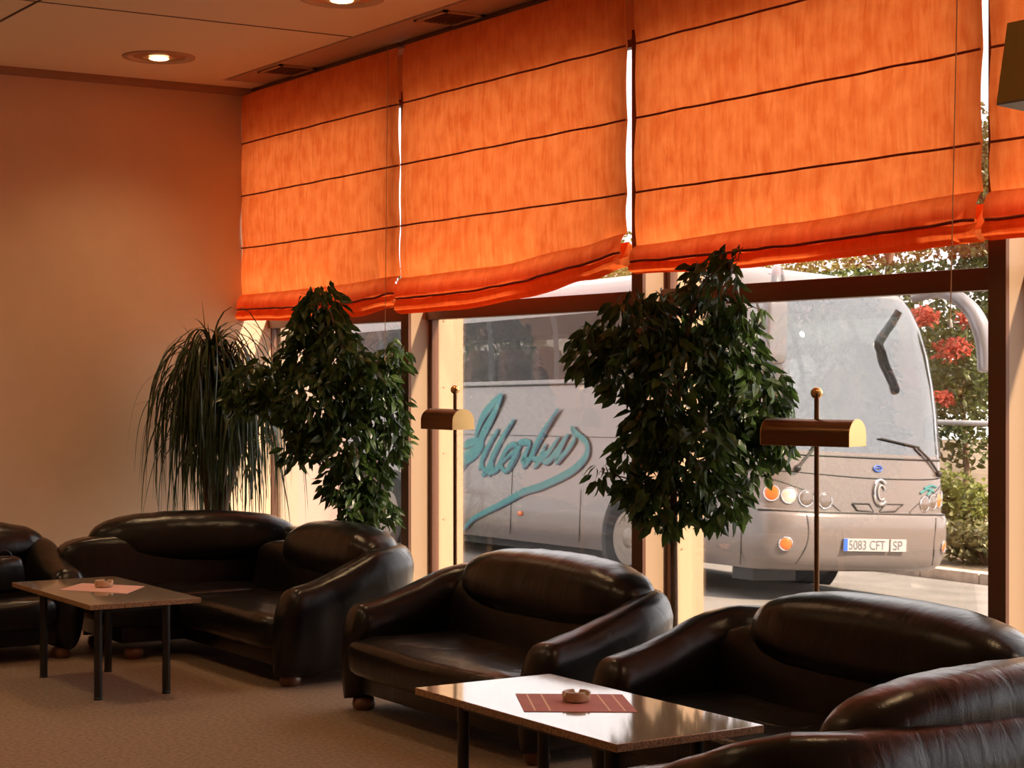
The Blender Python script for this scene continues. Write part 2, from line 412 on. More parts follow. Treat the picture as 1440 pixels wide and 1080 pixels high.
# ------------------------------------------------------------------ sofas
def shell_section(hgt, t, zb, lean, shrink=1.0):
    q = []; N = 26
    zt = zb+(hgt-zb)*(.35+.65*shrink) if shrink < 1 else hgt
    zm = (zb+zt)/2; hz = (zt-zb)/2
    for k in range(N):
        a = 2*PI*k/N
        c, s = math.cos(a), math.sin(a)
        z = zm+hz*sgp(s, .55); w = t*sgp(c, .62)
        g = max(0, 1-abs(z-(zt-.10))/.16); w *= 1+.22*g
        w -= .10*max(0, (zm-z)/hz)*t*(1 if c > 0 else 0)
        q.append((w*max(.12, shrink)+lean*(z-zb), z))
    return q
def shell(path, heights, t=.098, zb=.055, lean=.05, cap0=.0, cap1=.0, seed=0, part=None):
    """sweep the overstuffed section along a plan path (outside on the left hand)"""
    P = [Vector((p[0], p[1], 0)) for p in path]
    L = [0]
    for a, b in zip(P, P[1:]): L.append(L[-1]+(b-a).length)
    rings = []
    for i, p in enumerate(P):
        d = (P[min(i+1, len(P)-1)]-P[max(i-1, 0)]).normalized(); nrm = Vector((-d.y, d.x, 0))
        sh = 1.0
        if cap0 and L[i] < cap0: e = 1-L[i]/cap0; sh = min(sh, math.sqrt(max(0.0, 1-e*e)))
        if cap1 and L[-1]-L[i] < cap1: e = 1-(L[-1]-L[i])/cap1; sh = min(sh, math.sqrt(max(0.0, 1-e*e)))
        sec = shell_section(heights[i], t, zb, lean, sh)
        ring = []
        for w, z in sec:
            q = p+nrm*w; nz = noise.noise(Vector((q.x*7+seed, q.y*7, z*5)))
            ring.append((q.x+nrm.x*.006*nz, q.y+nrm.y*.006*nz, z+.005*noise.noise(Vector((q.x*9, q.y*9, seed)))))
        rings.append(ring)
    if part: rings = rings[part[0]:part[1]]
    return ring_loft(BM(), rings)
def resample(pts, step=.03):
    out = [Vector(pts[0])]
    for a, b in zip(pts, pts[1:]):
        a, b = Vector(a), Vector(b); n = max(1, int((b-a).length/step))
        for k in range(1, n+1): out.append(a+(b-a)*k/n)
    return out
def fine_ends(pts, r, n=9, start=True):
    """cluster points near a rounded end"""
    P = pts if start else pts[::-1]
    a = P[0]; d = (P[1]-P[0]).normalized()
    rest = [p for p in P if (p-a).length > r]
    out = [a+d*(r*(1-math.cos(PI/2*k/n))) for k in range(n+1)]+rest
    return out if start else out[::-1]
def headrest(bm, x0, x1, yc, seed, top=.80, sagb=.485, thick=.150):
    """long pillow slumped over the top of the back"""
    N = 46; rings = []; cx = (x0+x1)/2; hx = (x1-x0)/2
    for i in range(N+1):
        u = -math.cos(PI*i/N); x = cx+hx*u
        r = max(.02, (1-abs(u)**5.5))**(1/2.2)
        zt = top-.045*u*u; zb_ = sagb+.03*u*u
        zm = (zt+zb_)/2; hz = (zt-zb_)/2*r; hy = thick*r
        q = []
        for k in range(26):
            a = 2*PI*k/26; c, s = math.cos(a), math.sin(a)
            yy = hy*sgp(c, .8); zz = hz*sgp(s, .72)
            yy += .10*(zz/.15)*.35
            wr = .0045*noise.noise(Vector((x*18+seed, zz*3, seed)))*(1 if abs(u) < .97 else 0)
            q.append((x, yc+yy+wr*c, zm+zz+wr*s))
        rings.append(q)
    return ring_loft(bm, rings)
def foot(parent, x, y, h=.06):
    return obj('foot', lathe(BM(), [(.042, h), (.052, h-.008), (.057, h*.5), (.052, .010), (.042, 0)], (x, y, 0), 20), M_WOODFOOT, parent, label='round brown wooden foot')
def make_sofa(name, W, D, lab, loc, rot, seed, ends=(1, 1), cat='sofa', group=None, top=.80, arm=.50, headspan=None):
    t = empty(name, loc, rot, label=lab, category=cat)
    if group: t['group'] = group
    c = .105; R = .20
    harm = [(0, arm-.005), (.12, arm+.012), (.26, arm+.045), (.4, arm+.095), (.54, arm+.15), (.68, arm+.195), (.8, arm+.21)]
    Lp = resample([(c-.015, .0, 0), (c, .25, 0), (c+.01, D-R, 0)])
    arc = [Vector((c+R*(1-math.cos(a)), D-R-c+R*math.sin(a)+.105-.1, 0)) for a in [PI/2*k/8 for k in range(9)]]
    Lp = resample([(c-.015, .0, 0), (c, .3, 0), (c, D-R-c, 0)]); Lp = fine_ends(Lp, .10)
    arcL = [Vector((c+R*(1-math.cos(PI/2*k/8)), D-R-c+R*math.sin(PI/2*k/8), 0)) for k in range(9)]
    hh = lambda p: lerp_tab(harm, p.y/D*.8)
    half = Lp+arcL[1:]
    full = half+resample([(c+R, D-c, 0), (W-c-R, D-c, 0)], .05)[1:-1]+[Vector((W-p.x, p.y, 0)) for p in half][::-1]
    hs_ = [min(hh(p), arm+.18) for p in full]
    k0 = len(Lp)+3; k1 = len(full)-k0
    obj('armrest', shell(full, hs_, cap0=.10, cap1=.10, seed=seed, part=(0, k0+1)), M_LEATHER, t)
    obj('armrest', shell(full, hs_, cap0=.10, cap1=.10, seed=seed, part=(k1-1, len(full))), M_LEATHER, t)
    bm = shell(full, hs_, cap0=.10, cap1=.10, seed=seed, part=(k0, k1))
    puff(bm, (W/2, D-.235, .45), (W/2-.17, .085, .20), .45, .3, 48, 18, lambda p: Vector((p.x, p.y+.16*p.z+.012*noise.noise(Vector((p.x*5, p.z*5, seed))), p.z)))
    obj('backrest', bm, M_LEATHER, t)
    hs = headspan or (.10, W-.10)
    obj('headrest', headrest(BM(), hs[0], hs[1], D-.19, seed*3.7, top), M_LEATHER, t)
    bm = BM()
    puff(bm, (W/2, (D-.28)/2-.01, .275), (W/2-.165, (D-.20)/2+.02, .105), .42, .22, 64, 20,
         lambda p: Vector((p.x, p.y, p.z+(.012*noise.noise(Vector((p.x*6+seed, p.y*14, 0)))-.018*math.cos(min(1, abs(p.x)/(W/2-.2))*PI/2) if p.z > .03 else 0))))
    obj('seat', bm, M_LEATHER, t)
    bm = box(BM(), (.12, .045, .085), (W-.12, D-.12, .24), .02)
    obj('base', bm, M_LEATHER, t)
    for fx in (.12, W-.12):
        for fy in (.09, D-.12): foot(t, fx, fy)
    return t
make_sofa('sofa', 1.76, .83, 'black leather two-seat sofa in the middle, in front of the bus lettering', (-8.05, 4.15, 0), 0, 2, headspan=(.24, 1.65), group='black leather sofas')
make_sofa('sofa', 1.75, .83, 'black leather two-seat sofa under the window with the bus front, a lamp behind it', (-5.97, 4.16, 0), 0, 6, headspan=(.33, 1.69), group='black leather sofas')
make_sofa('sofa', 1.70, .83, 'black leather sofa cut by the left picture edge, a dark bag on its seat', (-10.25, 1.98, 0), PI/2, 11, group='black leather sofas', top=.775, headspan=(.15, 1.66))
make_sofa('sofa', 1.67, .80, 'black leather sofa nearest the camera, seen over its arm and back', (-4.165, 4.61, 0), -PI/2, 17, group='black leather sofas', headspan=(.06, 1.36), arm=.535, top=.83)
# corner group: one continuous upholstered L
def corner_sofa():
    t = empty('corner_sofa', (-9.9, 4.4, 0), 0, label='black leather corner sofa with two back cushions in front of the tall plants', category='sofa')
    o = Vector((-9.9, 4.4, 0))
    def loc(pts): return [Vector((p[0], p[1], 0))-o for p in pts]
    # path clockwise with the outside on the left hand: left end, back corner, window side, right arm
    left = resample(loc([(-10.78, 3.85), (-10.80, 4.05), (-10.72, 4.45)]), .03)
    left = fine_ends(left, .10)
    mid1 = resample(loc([(-10.72, 4.45), (-10.58, 4.80), (-10.35, 4.96), (-10.0, 4.97), (-9.2, 4.90)]), .04)[1:]
    arcR = [Vector((-8.72-.20+.20*math.sin(PI/2*k/8), 4.70+.20*math.cos(PI/2*k/8), 0))-o for k in range(9)]
    right = resample(loc([(-9.2, 4.90), (-8.92, 4.90)]), .04)[1:]+arcR[1:]
    down = resample(loc([(-8.72, 4.70), (-8.72, 4.4), (-8.70, 4.13)]), .03)
    down = fine_ends(down, .10, start=False)[1:]
    full = left+mid1+right+down
    harm = [(0, .495), (.1, .512), (.25, .55), (.42, .62), (.55, .68), (.66, .70), (.8, .70)]
    HH = [.60+.10*min(1, i/11) for i in range(12)]+[.70]*(len(full)-12)
    for i in range(len(left)+len(mid1)+4, len(full)): HH[i] = lerp_tab(harm, full[i].y+o.y-4.13)
    a, b = 12, len(full)-len(down)-6
    obj('armrest', shell(full, HH, cap0=.10, cap1=.10, seed=1, part=(0, a+1)), M_LEATHER, t)
    obj('armrest', shell(full, HH, cap0=.10, cap1=.10, seed=1, part=(b-1, len(full))), M_LEATHER, t)
    bm = shell(full, HH, cap0=.10, cap1=.10, seed=1, part=(a, b))
    puff(bm, Vector((-10.52, 4.25, .46))-o, (.10, .62, .21), .45, .3, 48, 18, lambda p: Vector((p.x-.16*p.z+.14*(p.y), p.y, p.z)))
    puff(bm, Vector((-9.4, 4.74, .46))-o, (.72, .10, .20), .45, .3, 48, 18, lambda p: Vector((p.x, p.y+.16*p.z, p.z)))
    obj('backrest', bm, M_LEATHER, t)
    h = headrest(BM(), -.63, .63, 0, 5.5, .80, .50, .14)
    bmesh.ops.rotate(h, verts=h.verts, cent=(0, 0, 0), matrix=Matrix.Rotation(math.radians(73), 3, 'Z'))
    bmesh.ops.translate(h, verts=h.verts, vec=Vector((-10.50, 4.45, 0))-o)
    obj('headrest', h, M_LEATHER, t)
    h = headrest(BM(), -.54, .54, 0, 8.1, .80, .50)
    bmesh.ops.translate(h, verts=h.verts, vec=Vector((-9.24, 4.78, 0))-o)
    obj('headrest', h, M_LEATHER, t)
    bm = BM(); puff(bm, Vector((-10.33, 4.26, .275))-o, (.36, .56, .105), .42, .25, 48, 18)
    obj('seat', bm, M_LEATHER, t)
    bm = BM(); puff(bm, Vector((-9.38, 4.43, .275))-o, (.62, .33, .105), .42, .22, 56, 18, lambda p: Vector((p.x, p.y, p.z+(.012*noise.noise(Vector((p.x*6, p.y*14, 0))) if p.z > .03 else 0))))
    obj('seat', bm, M_LEATHER, t)
    bm = BM(); box(bm, Vector((-10.72, 3.80, .095))-o, Vector((-10.02, 4.86, .24))-o, .02); box(bm, Vector((-10.04, 4.18, .095))-o, Vector((-8.72, 4.82, .24))-o, .02)
    obj('base', bm, M_LEATHER, t)
    for x, y in ((-10.08, 3.90), (-10.68, 3.90), (-8.74, 4.24), (-8.80, 4.82), (-10.4, 4.84)): foot(t, x-o.x, y-o.y)
corner_sofa()
# bag on the left sofa
bg = empty('bag', (-10.44, 3.26, .385), .2, label='dark rounded bag standing on the seat of the sofa at the left edge', category='bag')
obj('bag_body', puff(BM(), (0, 0, .10), (.075, .115, .105), .5, .6, 32, 16, lambda p: Vector((p.x, p.y*(1-.9*max(0, p.z)), p.z))), M_LEATHER, bg)
obj('handle', tube(BM(), [(0, .05*math.cos(a), .19+.045*math.sin(a)) for a in [PI*k/12 for k in range(13)]], .006, 8), M_LEATHER, bg)

# ------------------------------------------------------------------ coffee tables
def coffee_table(x0, x1, y0, y1, lx, ly, lab):
    cx, cy = (x0+x1)/2, (y0+y1)/2; w, d = (x1-x0)/2, (y1-y0)/2
    t = empty('coffee_table', (cx, cy, 0), 0, label=lab, category='coffee table', group='stone-topped coffee tables')
    bm = BM(); box(bm, (-w, -d, .4745), (w, d, .50), .0025)
    o = obj('tabletop', bm, [M_STONE, M_STONE_EDGE], t, False)
    for f in o.data.polygons:
        if abs(f.normal.z) < .5: f.material_index = 1
    bm = BM(); a, b = lx; c, e = ly
    for (p, q) in (((a, c), (b, c)), ((a, e), (b, e)), ((a, c), (a, e)), ((b, c), (b, e))):
        box(bm, (min(p[0], q[0])-cx-.012, min(p[1], q[1])-cy-.012, .435), (max(p[0], q[0])-cx+.012, max(p[1], q[1])-cy+.012, .4745))
    obj('apron', bm, M_BLACKMETAL, t, False)
    for X in lx:
        for Y in ly:
            obj('leg', lathe(BM(), [(.0, .4745), (.021, .474), (.021, .012), (.023, .010), (.023, 0), (0, 0)], (X-cx, Y-cy, 0), 20), M_BLACKMETAL, t)
coffee_table(-5.73, -4.51, 3.27, 3.85, (-5.58, -4.69), (3.38, 3.72), 'nearer coffee table with a polished stone top and thin black legs')
coffee_table(-9.88, -8.67, 3.13, 3.71, (-9.70, -8.87), (3.245, 3.605), 'farther coffee table with a stone top, beside the corner sofa')
def placemat(pts, m, lab):
    bm = BM(); z = .5015
    c = sum((Vector((p[0], p[1], 0)) for p in pts), Vector())/4
    t = empty('placemat', (c.x, c.y, .500), 0, label=lab, category='placemat')
    v = [Vector((p[0], p[1], 0))-c for p in pts]
    lo = [bm.verts.new((q.x, q.y, .0003)) for q in v]; hi = [bm.verts.new((q.x, q.y, .0018)) for q in v]
    bm.faces.new(lo); bm.faces.new(hi)
    for i in range(4): bm.faces.new((lo[i], lo[(i+1) % 4], hi[(i+1) % 4], hi[i]))
    obj('paper', bm, m, t, False)
    bm = BM()
    # printed border lines along the short ends
    for e in (.035, .085):
        for A, B, Cc, Dd in ((v[0], v[1], v[3], v[2]), (v[1], v[0], v[2], v[3])):
            if e == .035 or True:
                u = (B-A).normalized(); p = A+u*e; q = Cc+(Dd-Cc).normalized()*e
                w = u*.006
                vs = [bm.verts.new((s.x, s.y, .0022)) for s in (p.lerp(q, .04), p.lerp(q, .04)+w, p.lerp(q, .96)+w, p.lerp(q, .96))]
                bm.faces.new(vs)
    obj('printed_border', bm, M_MATLINE, t, False)
placemat([(-5.423, 3.498), (-5.21, 3.803), (-4.904, 3.643), (-5.117, 3.335)], M_MAT1, 'rose paper placemat with pale border lines on the nearer table')
placemat([(-9.384, 3.222), (-9.622, 3.43), (-9.30, 3.658), (-9.041, 3.46)], M_MAT2, 'pale pink paper placemat on the farther table')
def ashtray(x, y, lab):
    t = empty('ashtray', (x, y, .5024), .4, label=lab, category='ashtray')
    bm = BM(); rings = []
    prof = [(.0, 0), (.040, 0), (.047, .006), (.049, .030), (.046, .036), (.039, .036), (.036, .030), (.034, .012), (.0, .010)]
    for r, h in prof:
        q = []
        for k in range(48):
            a = 2*PI*k/48; notch = 1 if min(abs((a-b+PI) % (2*PI)-PI) for b in (0, 2*PI/3, 4*PI/3)) < .16 else 0
            hh = h-(.012 if notch and h > .029 and r > .03 else 0)
            q.append((max(r, .0005)*math.cos(a), max(r, .0005)*math.sin(a), hh))
        rings.append(q)
    ring_loft(bm, rings); obj('bowl', bm, M_CERAMIC, t)
ashtray(-5.175, 3.585, 'round brown ceramic ashtray on the nearer table')
ashtray(-9.37, 3.46, 'round pale ceramic ashtray on the farther table')

# ------------------------------------------------------------------ brass floor lamps
def floor_lamp(x, y, rot, L, lab, off):
    t = empty('floor_lamp', (x, y, 0), rot, label=lab, category='floor lamp', group='brass floor lamps by the window')
    obj('base', lathe(BM(), [(0, 0), (.14, 0), (.14, .012), (.10, .024), (.03, .034), (.012, .05)], (0, 0, 0), 40), M_BRASS_D, t)
    obj('pole', tube(BM(), [(0, 0, .03), (0, 0, 1.525)], .0105, 14), M_BRASS_D, t)
    obj('finial', puff(BM(), (0, 0, 1.542), (.025, .025, .025), 1, 1, 24, 14), M_BRASS, t)
    # half-round trough shade, axis along local x, flat open side down
    bm = BM(); N = 16; r = .068; rings = []
    prof = [(-r, 1.325)]+[(-r*math.cos(PI*k/N), 1.372+r*.95*math.sin(PI*k/N)) for k in range(N+1)]+[(r, 1.325)]
    inner = [(p[0]*.96, p[1]-.002) for p in prof][::-1]
    for X in (-L/2, L/2): rings.append([(X+off, yy, zz) for yy, zz in prof+inner])
    ring_loft(bm, rings); obj('lamp_shade', bm, M_BRASS_D, t)
    for sx in (-1, 1):
        bm = BM(); X = sx*L/2+off
        ring_loft(bm, [[(X+d, yy*1.01, zz) for yy, zz in prof] for d in (-.002, .002)])
        obj('end_cap', bm, M_BRASS, t, label='polished brass end plate of the shade')
    obj('bulb', tube(BM(), [(off-L*.35, 0, 1.37), (off+L*.35, 0, 1.37)], .016, 12), M_CERAMIC, t)
    obj('bracket', tube(BM(), [(0, 0, 1.40), (off, 0, 1.40)], .012, 10), M_BRASS_D, t)
floor_lamp(-8.67, 5.20, 0, .34, 'brass floor lamp with a half-round shade between the corner sofa and the middle sofa', -.085)
floor_lamp(-5.76, 5.20, .30, .42, 'brass floor lamp with a half-round shade in front of the bus front', -.02)

# ------------------------------------------------------------------ hanging box at the upper right
hb = empty('hanging_box', (-2.95, 4.0, 0), 0, label='olive-brown box hung from the ceiling at the upper right edge', category='sign box')
M_OLIVE = mat('olive_board', (.55, .40, .10), rough=.6); M_GREYB = mat('grey_board', (.36, .36, .33), rough=.6)
bm = BM()
A = [(-.72, -.26, 2.18), (.6, -.26, 2.18), (.6, .10, 2.14), (-.74, .10, 2.14)]

# ------------------------------------------------------------------ plants
def add_leaf(bm, p, d, up, L, Wd, fold=.25):
    d = d.normalized(); s = d.cross(up)
    if s.length < 1e-3: s = d.orthogonal()
    s.normalize(); n = s.cross(d)
    P = [p, p+d*L*.35+s*Wd/2+n*fold*Wd*.5, p+d*L*.7+s*Wd*.36+n*fold*Wd*.3-n*.06*L, p+d*L-n*.16*L, p+d*L*.7-s*Wd*.36+n*fold*Wd*.3-n*.06*L, p+d*L*.35-s*Wd/2+n*fold*Wd*.5, p+d*L*.5-n*.02*L]
    v = [bm.verts.new(q) for q in P]
    bm.faces.new((v[0], v[1], v[6])); bm.faces.new((v[1], v[2], v[6])); bm.faces.new((v[2], v[3], v[6])); bm.faces.new((v[3], v[4], v[6])); bm.faces.new((v[4], v[5], v[6])); bm.faces.new((v[5], v[0], v[6]))
RV = Vector((.5405, .8414, 0)); FV = Vector((-.8414, .5405, 0))
def fig_tree(name, base, blobs, n, seed, lab, trunk, limits, cat='plant'):
    r = random.Random(seed)
    t = empty(name, base, 0, label=lab, category=cat)
    B = Vector(base)
    obj('pot', lathe(BM(), [(0, 0), (.085, 0), (.105, .22), (.112, .225), (.112, .25), (.10, .25), (.095, .235), (0, .235)], (0, 0, 0), 32), M_POT, t)
    obj('soil', lathe(BM(), [(0, .236), (.095, .236), (.08, .243), (0, .245)], (0, 0, 0), 24), M_SOIL, t)
    bm = BM(); tr = catmull(trunk, 6); tube(bm, tr, [.020-.010*i/(len(tr)-1) for i in range(len(tr))], 10)
    cen = []
    for (a, z, rad) in blobs:
        dd = r.uniform(-.45, .45)*min(.26, rad*1.6)
        c = RV*a+FV*dd+Vector((0, 0, z)); cen.append((c, rad))
        # a branch from the trunk into the blob
        k = min(range(len(tr)), key=lambda i: (tr[i]-c).length+max(0, tr[i].z-c.z+.12)*3)
        s = tr[k]; m = (s+c)/2+Vector((0, 0, .03)); pts = catmull([s, m, c], 5)
        tube(bm, pts, [.007-.005*i/(len(pts)-1) for i in range(len(pts))], 6)
        for q in range(4):
            e = c+Vector((r.uniform(-1, 1), r.uniform(-1, 1), r.uniform(-.8, .6)))*rad*.8
            if limits(B+e): tube(bm, [c, (c+e)/2+Vector((0, 0, .015)), e], [.003, .002, .001], 5)
    obj('trunk', bm, M_BARK, t)
    bm = BM(); vol = sum(b[1]**2 for b in cen); made = 0
    for c, rad in cen:
        for _ in range(int(n*rad**2/vol)):
            while True:
                v = Vector((r.uniform(-1, 1), r.uniform(-1, 1), r.uniform(-1, 1)))
                if .1 < v.length < 1: break
            v = v.normalized()*v.length**.55
            p = c+Vector((v.x*rad, v.y*rad, v.z*rad*.95))+Vector((0, 0, r.gauss(0, .012)))
            d = Vector((v.x*.7+r.uniform(-.75, .75), v.y*.7+r.uniform(-.75, .75), -.85+r.uniform(-.5, .7)))
            L = r.uniform(.062, .105)
            w = B+p+d.normalized()*L
            if not (limits(B+p) and limits(w)): continue
            add_leaf(bm, p, d, Vector((r.uniform(-1, 1), r.uniform(-1, 1), .4)), L, L*r.uniform(.36, .46))
    obj('foliage', bm, M_LEAF, t, smooth=False)
    return t
def lim(p):
    if p.y > 5.56: return False
    if p.y > 5.42 and any(x-.03 < p.x < x+.12 for x in FINX): return False
    if p.z > 1.93 and p.y > 5.30: return False
    if p.z < .82 and p.y < 5.0: return False
    return p.x > XL+.02
T2 = [(0.309, 2.139, 0.103), (0.196, 2.043, 0.135), (0.084, 1.898, 0.176), (-0.157, 1.85, 0.154), (-0.333, 1.738, 0.135), (-0.20, 1.655, 0.155), (0.036, 1.61, 0.209), (0.26, 1.738, 0.16), (0.357, 1.513, 0.176), (0.501, 1.481, 0.135), (0.575, 1.513, 0.083), (-0.07, 1.385, 0.15), (0.1, 1.289, 0.209), (0.325, 1.257, 0.154), (-0.16, 1.257, 0.10), (-0.028, 1.064, 0.144), (0.196, 1.064, 0.135), (0.453, 1.337, 0.112), (-0.311, 1.176, 0.051), (0.325, 1.914, 0.096), (-0.157, 1.096, 0.096)]
T1 = [(-0.229, 2.055, 0.126), (-0.229, 1.908, 0.16), (-0.334, 1.739, 0.152), (-0.102, 1.739, 0.177), (-0.229, 1.486, 0.232), (0.024, 1.571, 0.211), (0.151, 1.444, 0.16), (0.193, 1.233, 0.126), (-0.06, 1.233, 0.19), (-0.271, 1.233, 0.126), (0.066, 1.023, 0.135), (-0.102, 0.981, 0.118), (0.024, 0.854, 0.135), (0.151, 0.812, 0.084), (0.214, 1.739, 0.093), (-0.608, 1.571, 0.16), (-0.481, 1.486, 0.126), (-0.397, 1.149, 0.059), (-0.692, 1.486, 0.093), (-0.018, 0.728, 0.105), (-0.334, 1.908, 0.076)]
fig_tree('fig_tree', (-6.62, 5.11, 0), T2, 3900, 21, 'slender fig tree on a thin bare stem between the two near sofas', [(0, 0, .23), (.015, 0, .5), (0, .01, .9), (.03, -.01, 1.3), (.06, .02, 1.7), (.12, .05, 2.0)], lim)
fig_tree('fig_tree', (-9.73, 5.16, 0), T1, 3900, 22, 'bushy fig tree behind the corner sofa, leafy down to the cushions', [(0, 0, .23), (-.01, 0, .5), (.01, .01, .9), (-.02, -.01, 1.3), (-.04, -.06, 1.7), (-.08, -.14, 2.0)], lim)
def palm(base, lab):
    r = random.Random(5); t = empty('ponytail_palm', base, 0, label=lab, category='plant')
    obj('pot', lathe(BM(), [(0, 0), (.15, 0), (.19, .30), (.2, .30), (.2, .33), (.178, .33), (.17, .31), (0, .31)], (0, 0, 0), 32), M_POT, t)
    obj('soil', lathe(BM(), [(0, .31), (.172, .31), (.1, .325), (0, .33)], (0, 0, 0), 24), M_SOIL, t)
    bm = BM(); heads = []
    for (a, d, z) in ((-.02, 0, 1.72), (.10, .05, 1.62), (-.14, .05, 1.56), (.25, -.04, 1.50)):
        top = RV*a+FV*d+Vector((0, 0, z)); heads.append(top)
        pts = catmull([(0, 0, .30), (top.x*.3, top.y*.3, .8), (top.x*.8, top.y*.8, 1.25), top], 6)
        tube(bm, pts, [.035-.018*i/(len(pts)-1) for i in range(len(pts))], 10)
    obj('trunk', bm, M_BARK, t)
    bm = BM(); B = Vector(base)
    for hi, h in enumerate(heads):
        for k in range((300, 190, 210, 150)[hi]):
            a = r.uniform(0, 2*PI); up = r.uniform(.9, 1.5); L = r.uniform(.45, 1.15)*(1 if hi < 3 else .85); drift = Vector((r.uniform(-1, 1), r.uniform(-1, 1), 0))*.07; w = r.uniform(.007, .012)
            out = Vector((math.cos(a), math.sin(a), 0)); p = h+Vector((0, 0, -abs(r.gauss(0, .26))+.06))
            d = (out*(math.cos(up))+Vector((0, 0, math.sin(up)))).normalized()
            N = 14; st = L/N; pts = []; stiff = r.uniform(.4, .9)
            if k % 14 == 0: stiff = .12; L *= .5; st = L/N
            for i in range(N+1):
                pts.append(p.copy()); p = p+d*st
                d = (d+Vector((0, 0, -stiff))+drift*(.5+math.sin(i*.9+k))).normalized()
                # leaves hang down close to the plant and away from wall and glass
                q = B+p
                if q.x < XL+.05: p.x = XL+.05-B.x; d.x = abs(d.x)*.3
                if q.y > 5.50: p.y = 5.50-B.y
                if q.z > 1.95 and q.y > 5.28: p.y = 5.28-B.y
                if q.z < .84 and q.y < 5.08 and q.x > -11.0: break
            if len(pts) < 5: continue
            s = out.cross(Vector((0, 0, 1))).normalized()
            s = (s+out*r.uniform(-.8, .8)).normalized(); N = len(pts)-1
            Lv = [bm.verts.new(q-s*w*(1-(i/N)**1.5*.9)) for i, q in enumerate(pts)]
            Rv = [bm.verts.new(q+s*w*(1-(i/N)**1.5*.9)) for i, q in enumerate(pts)]
            for i in range(N): bm.faces.new((Lv[i], Rv[i], Rv[i+1], Lv[i+1]))
    obj('foliage', bm, M_LEAFP, t)
palm((-11.28, 4.92, 0), 'tall plant with long grassy drooping leaves in the corner by the left wall')

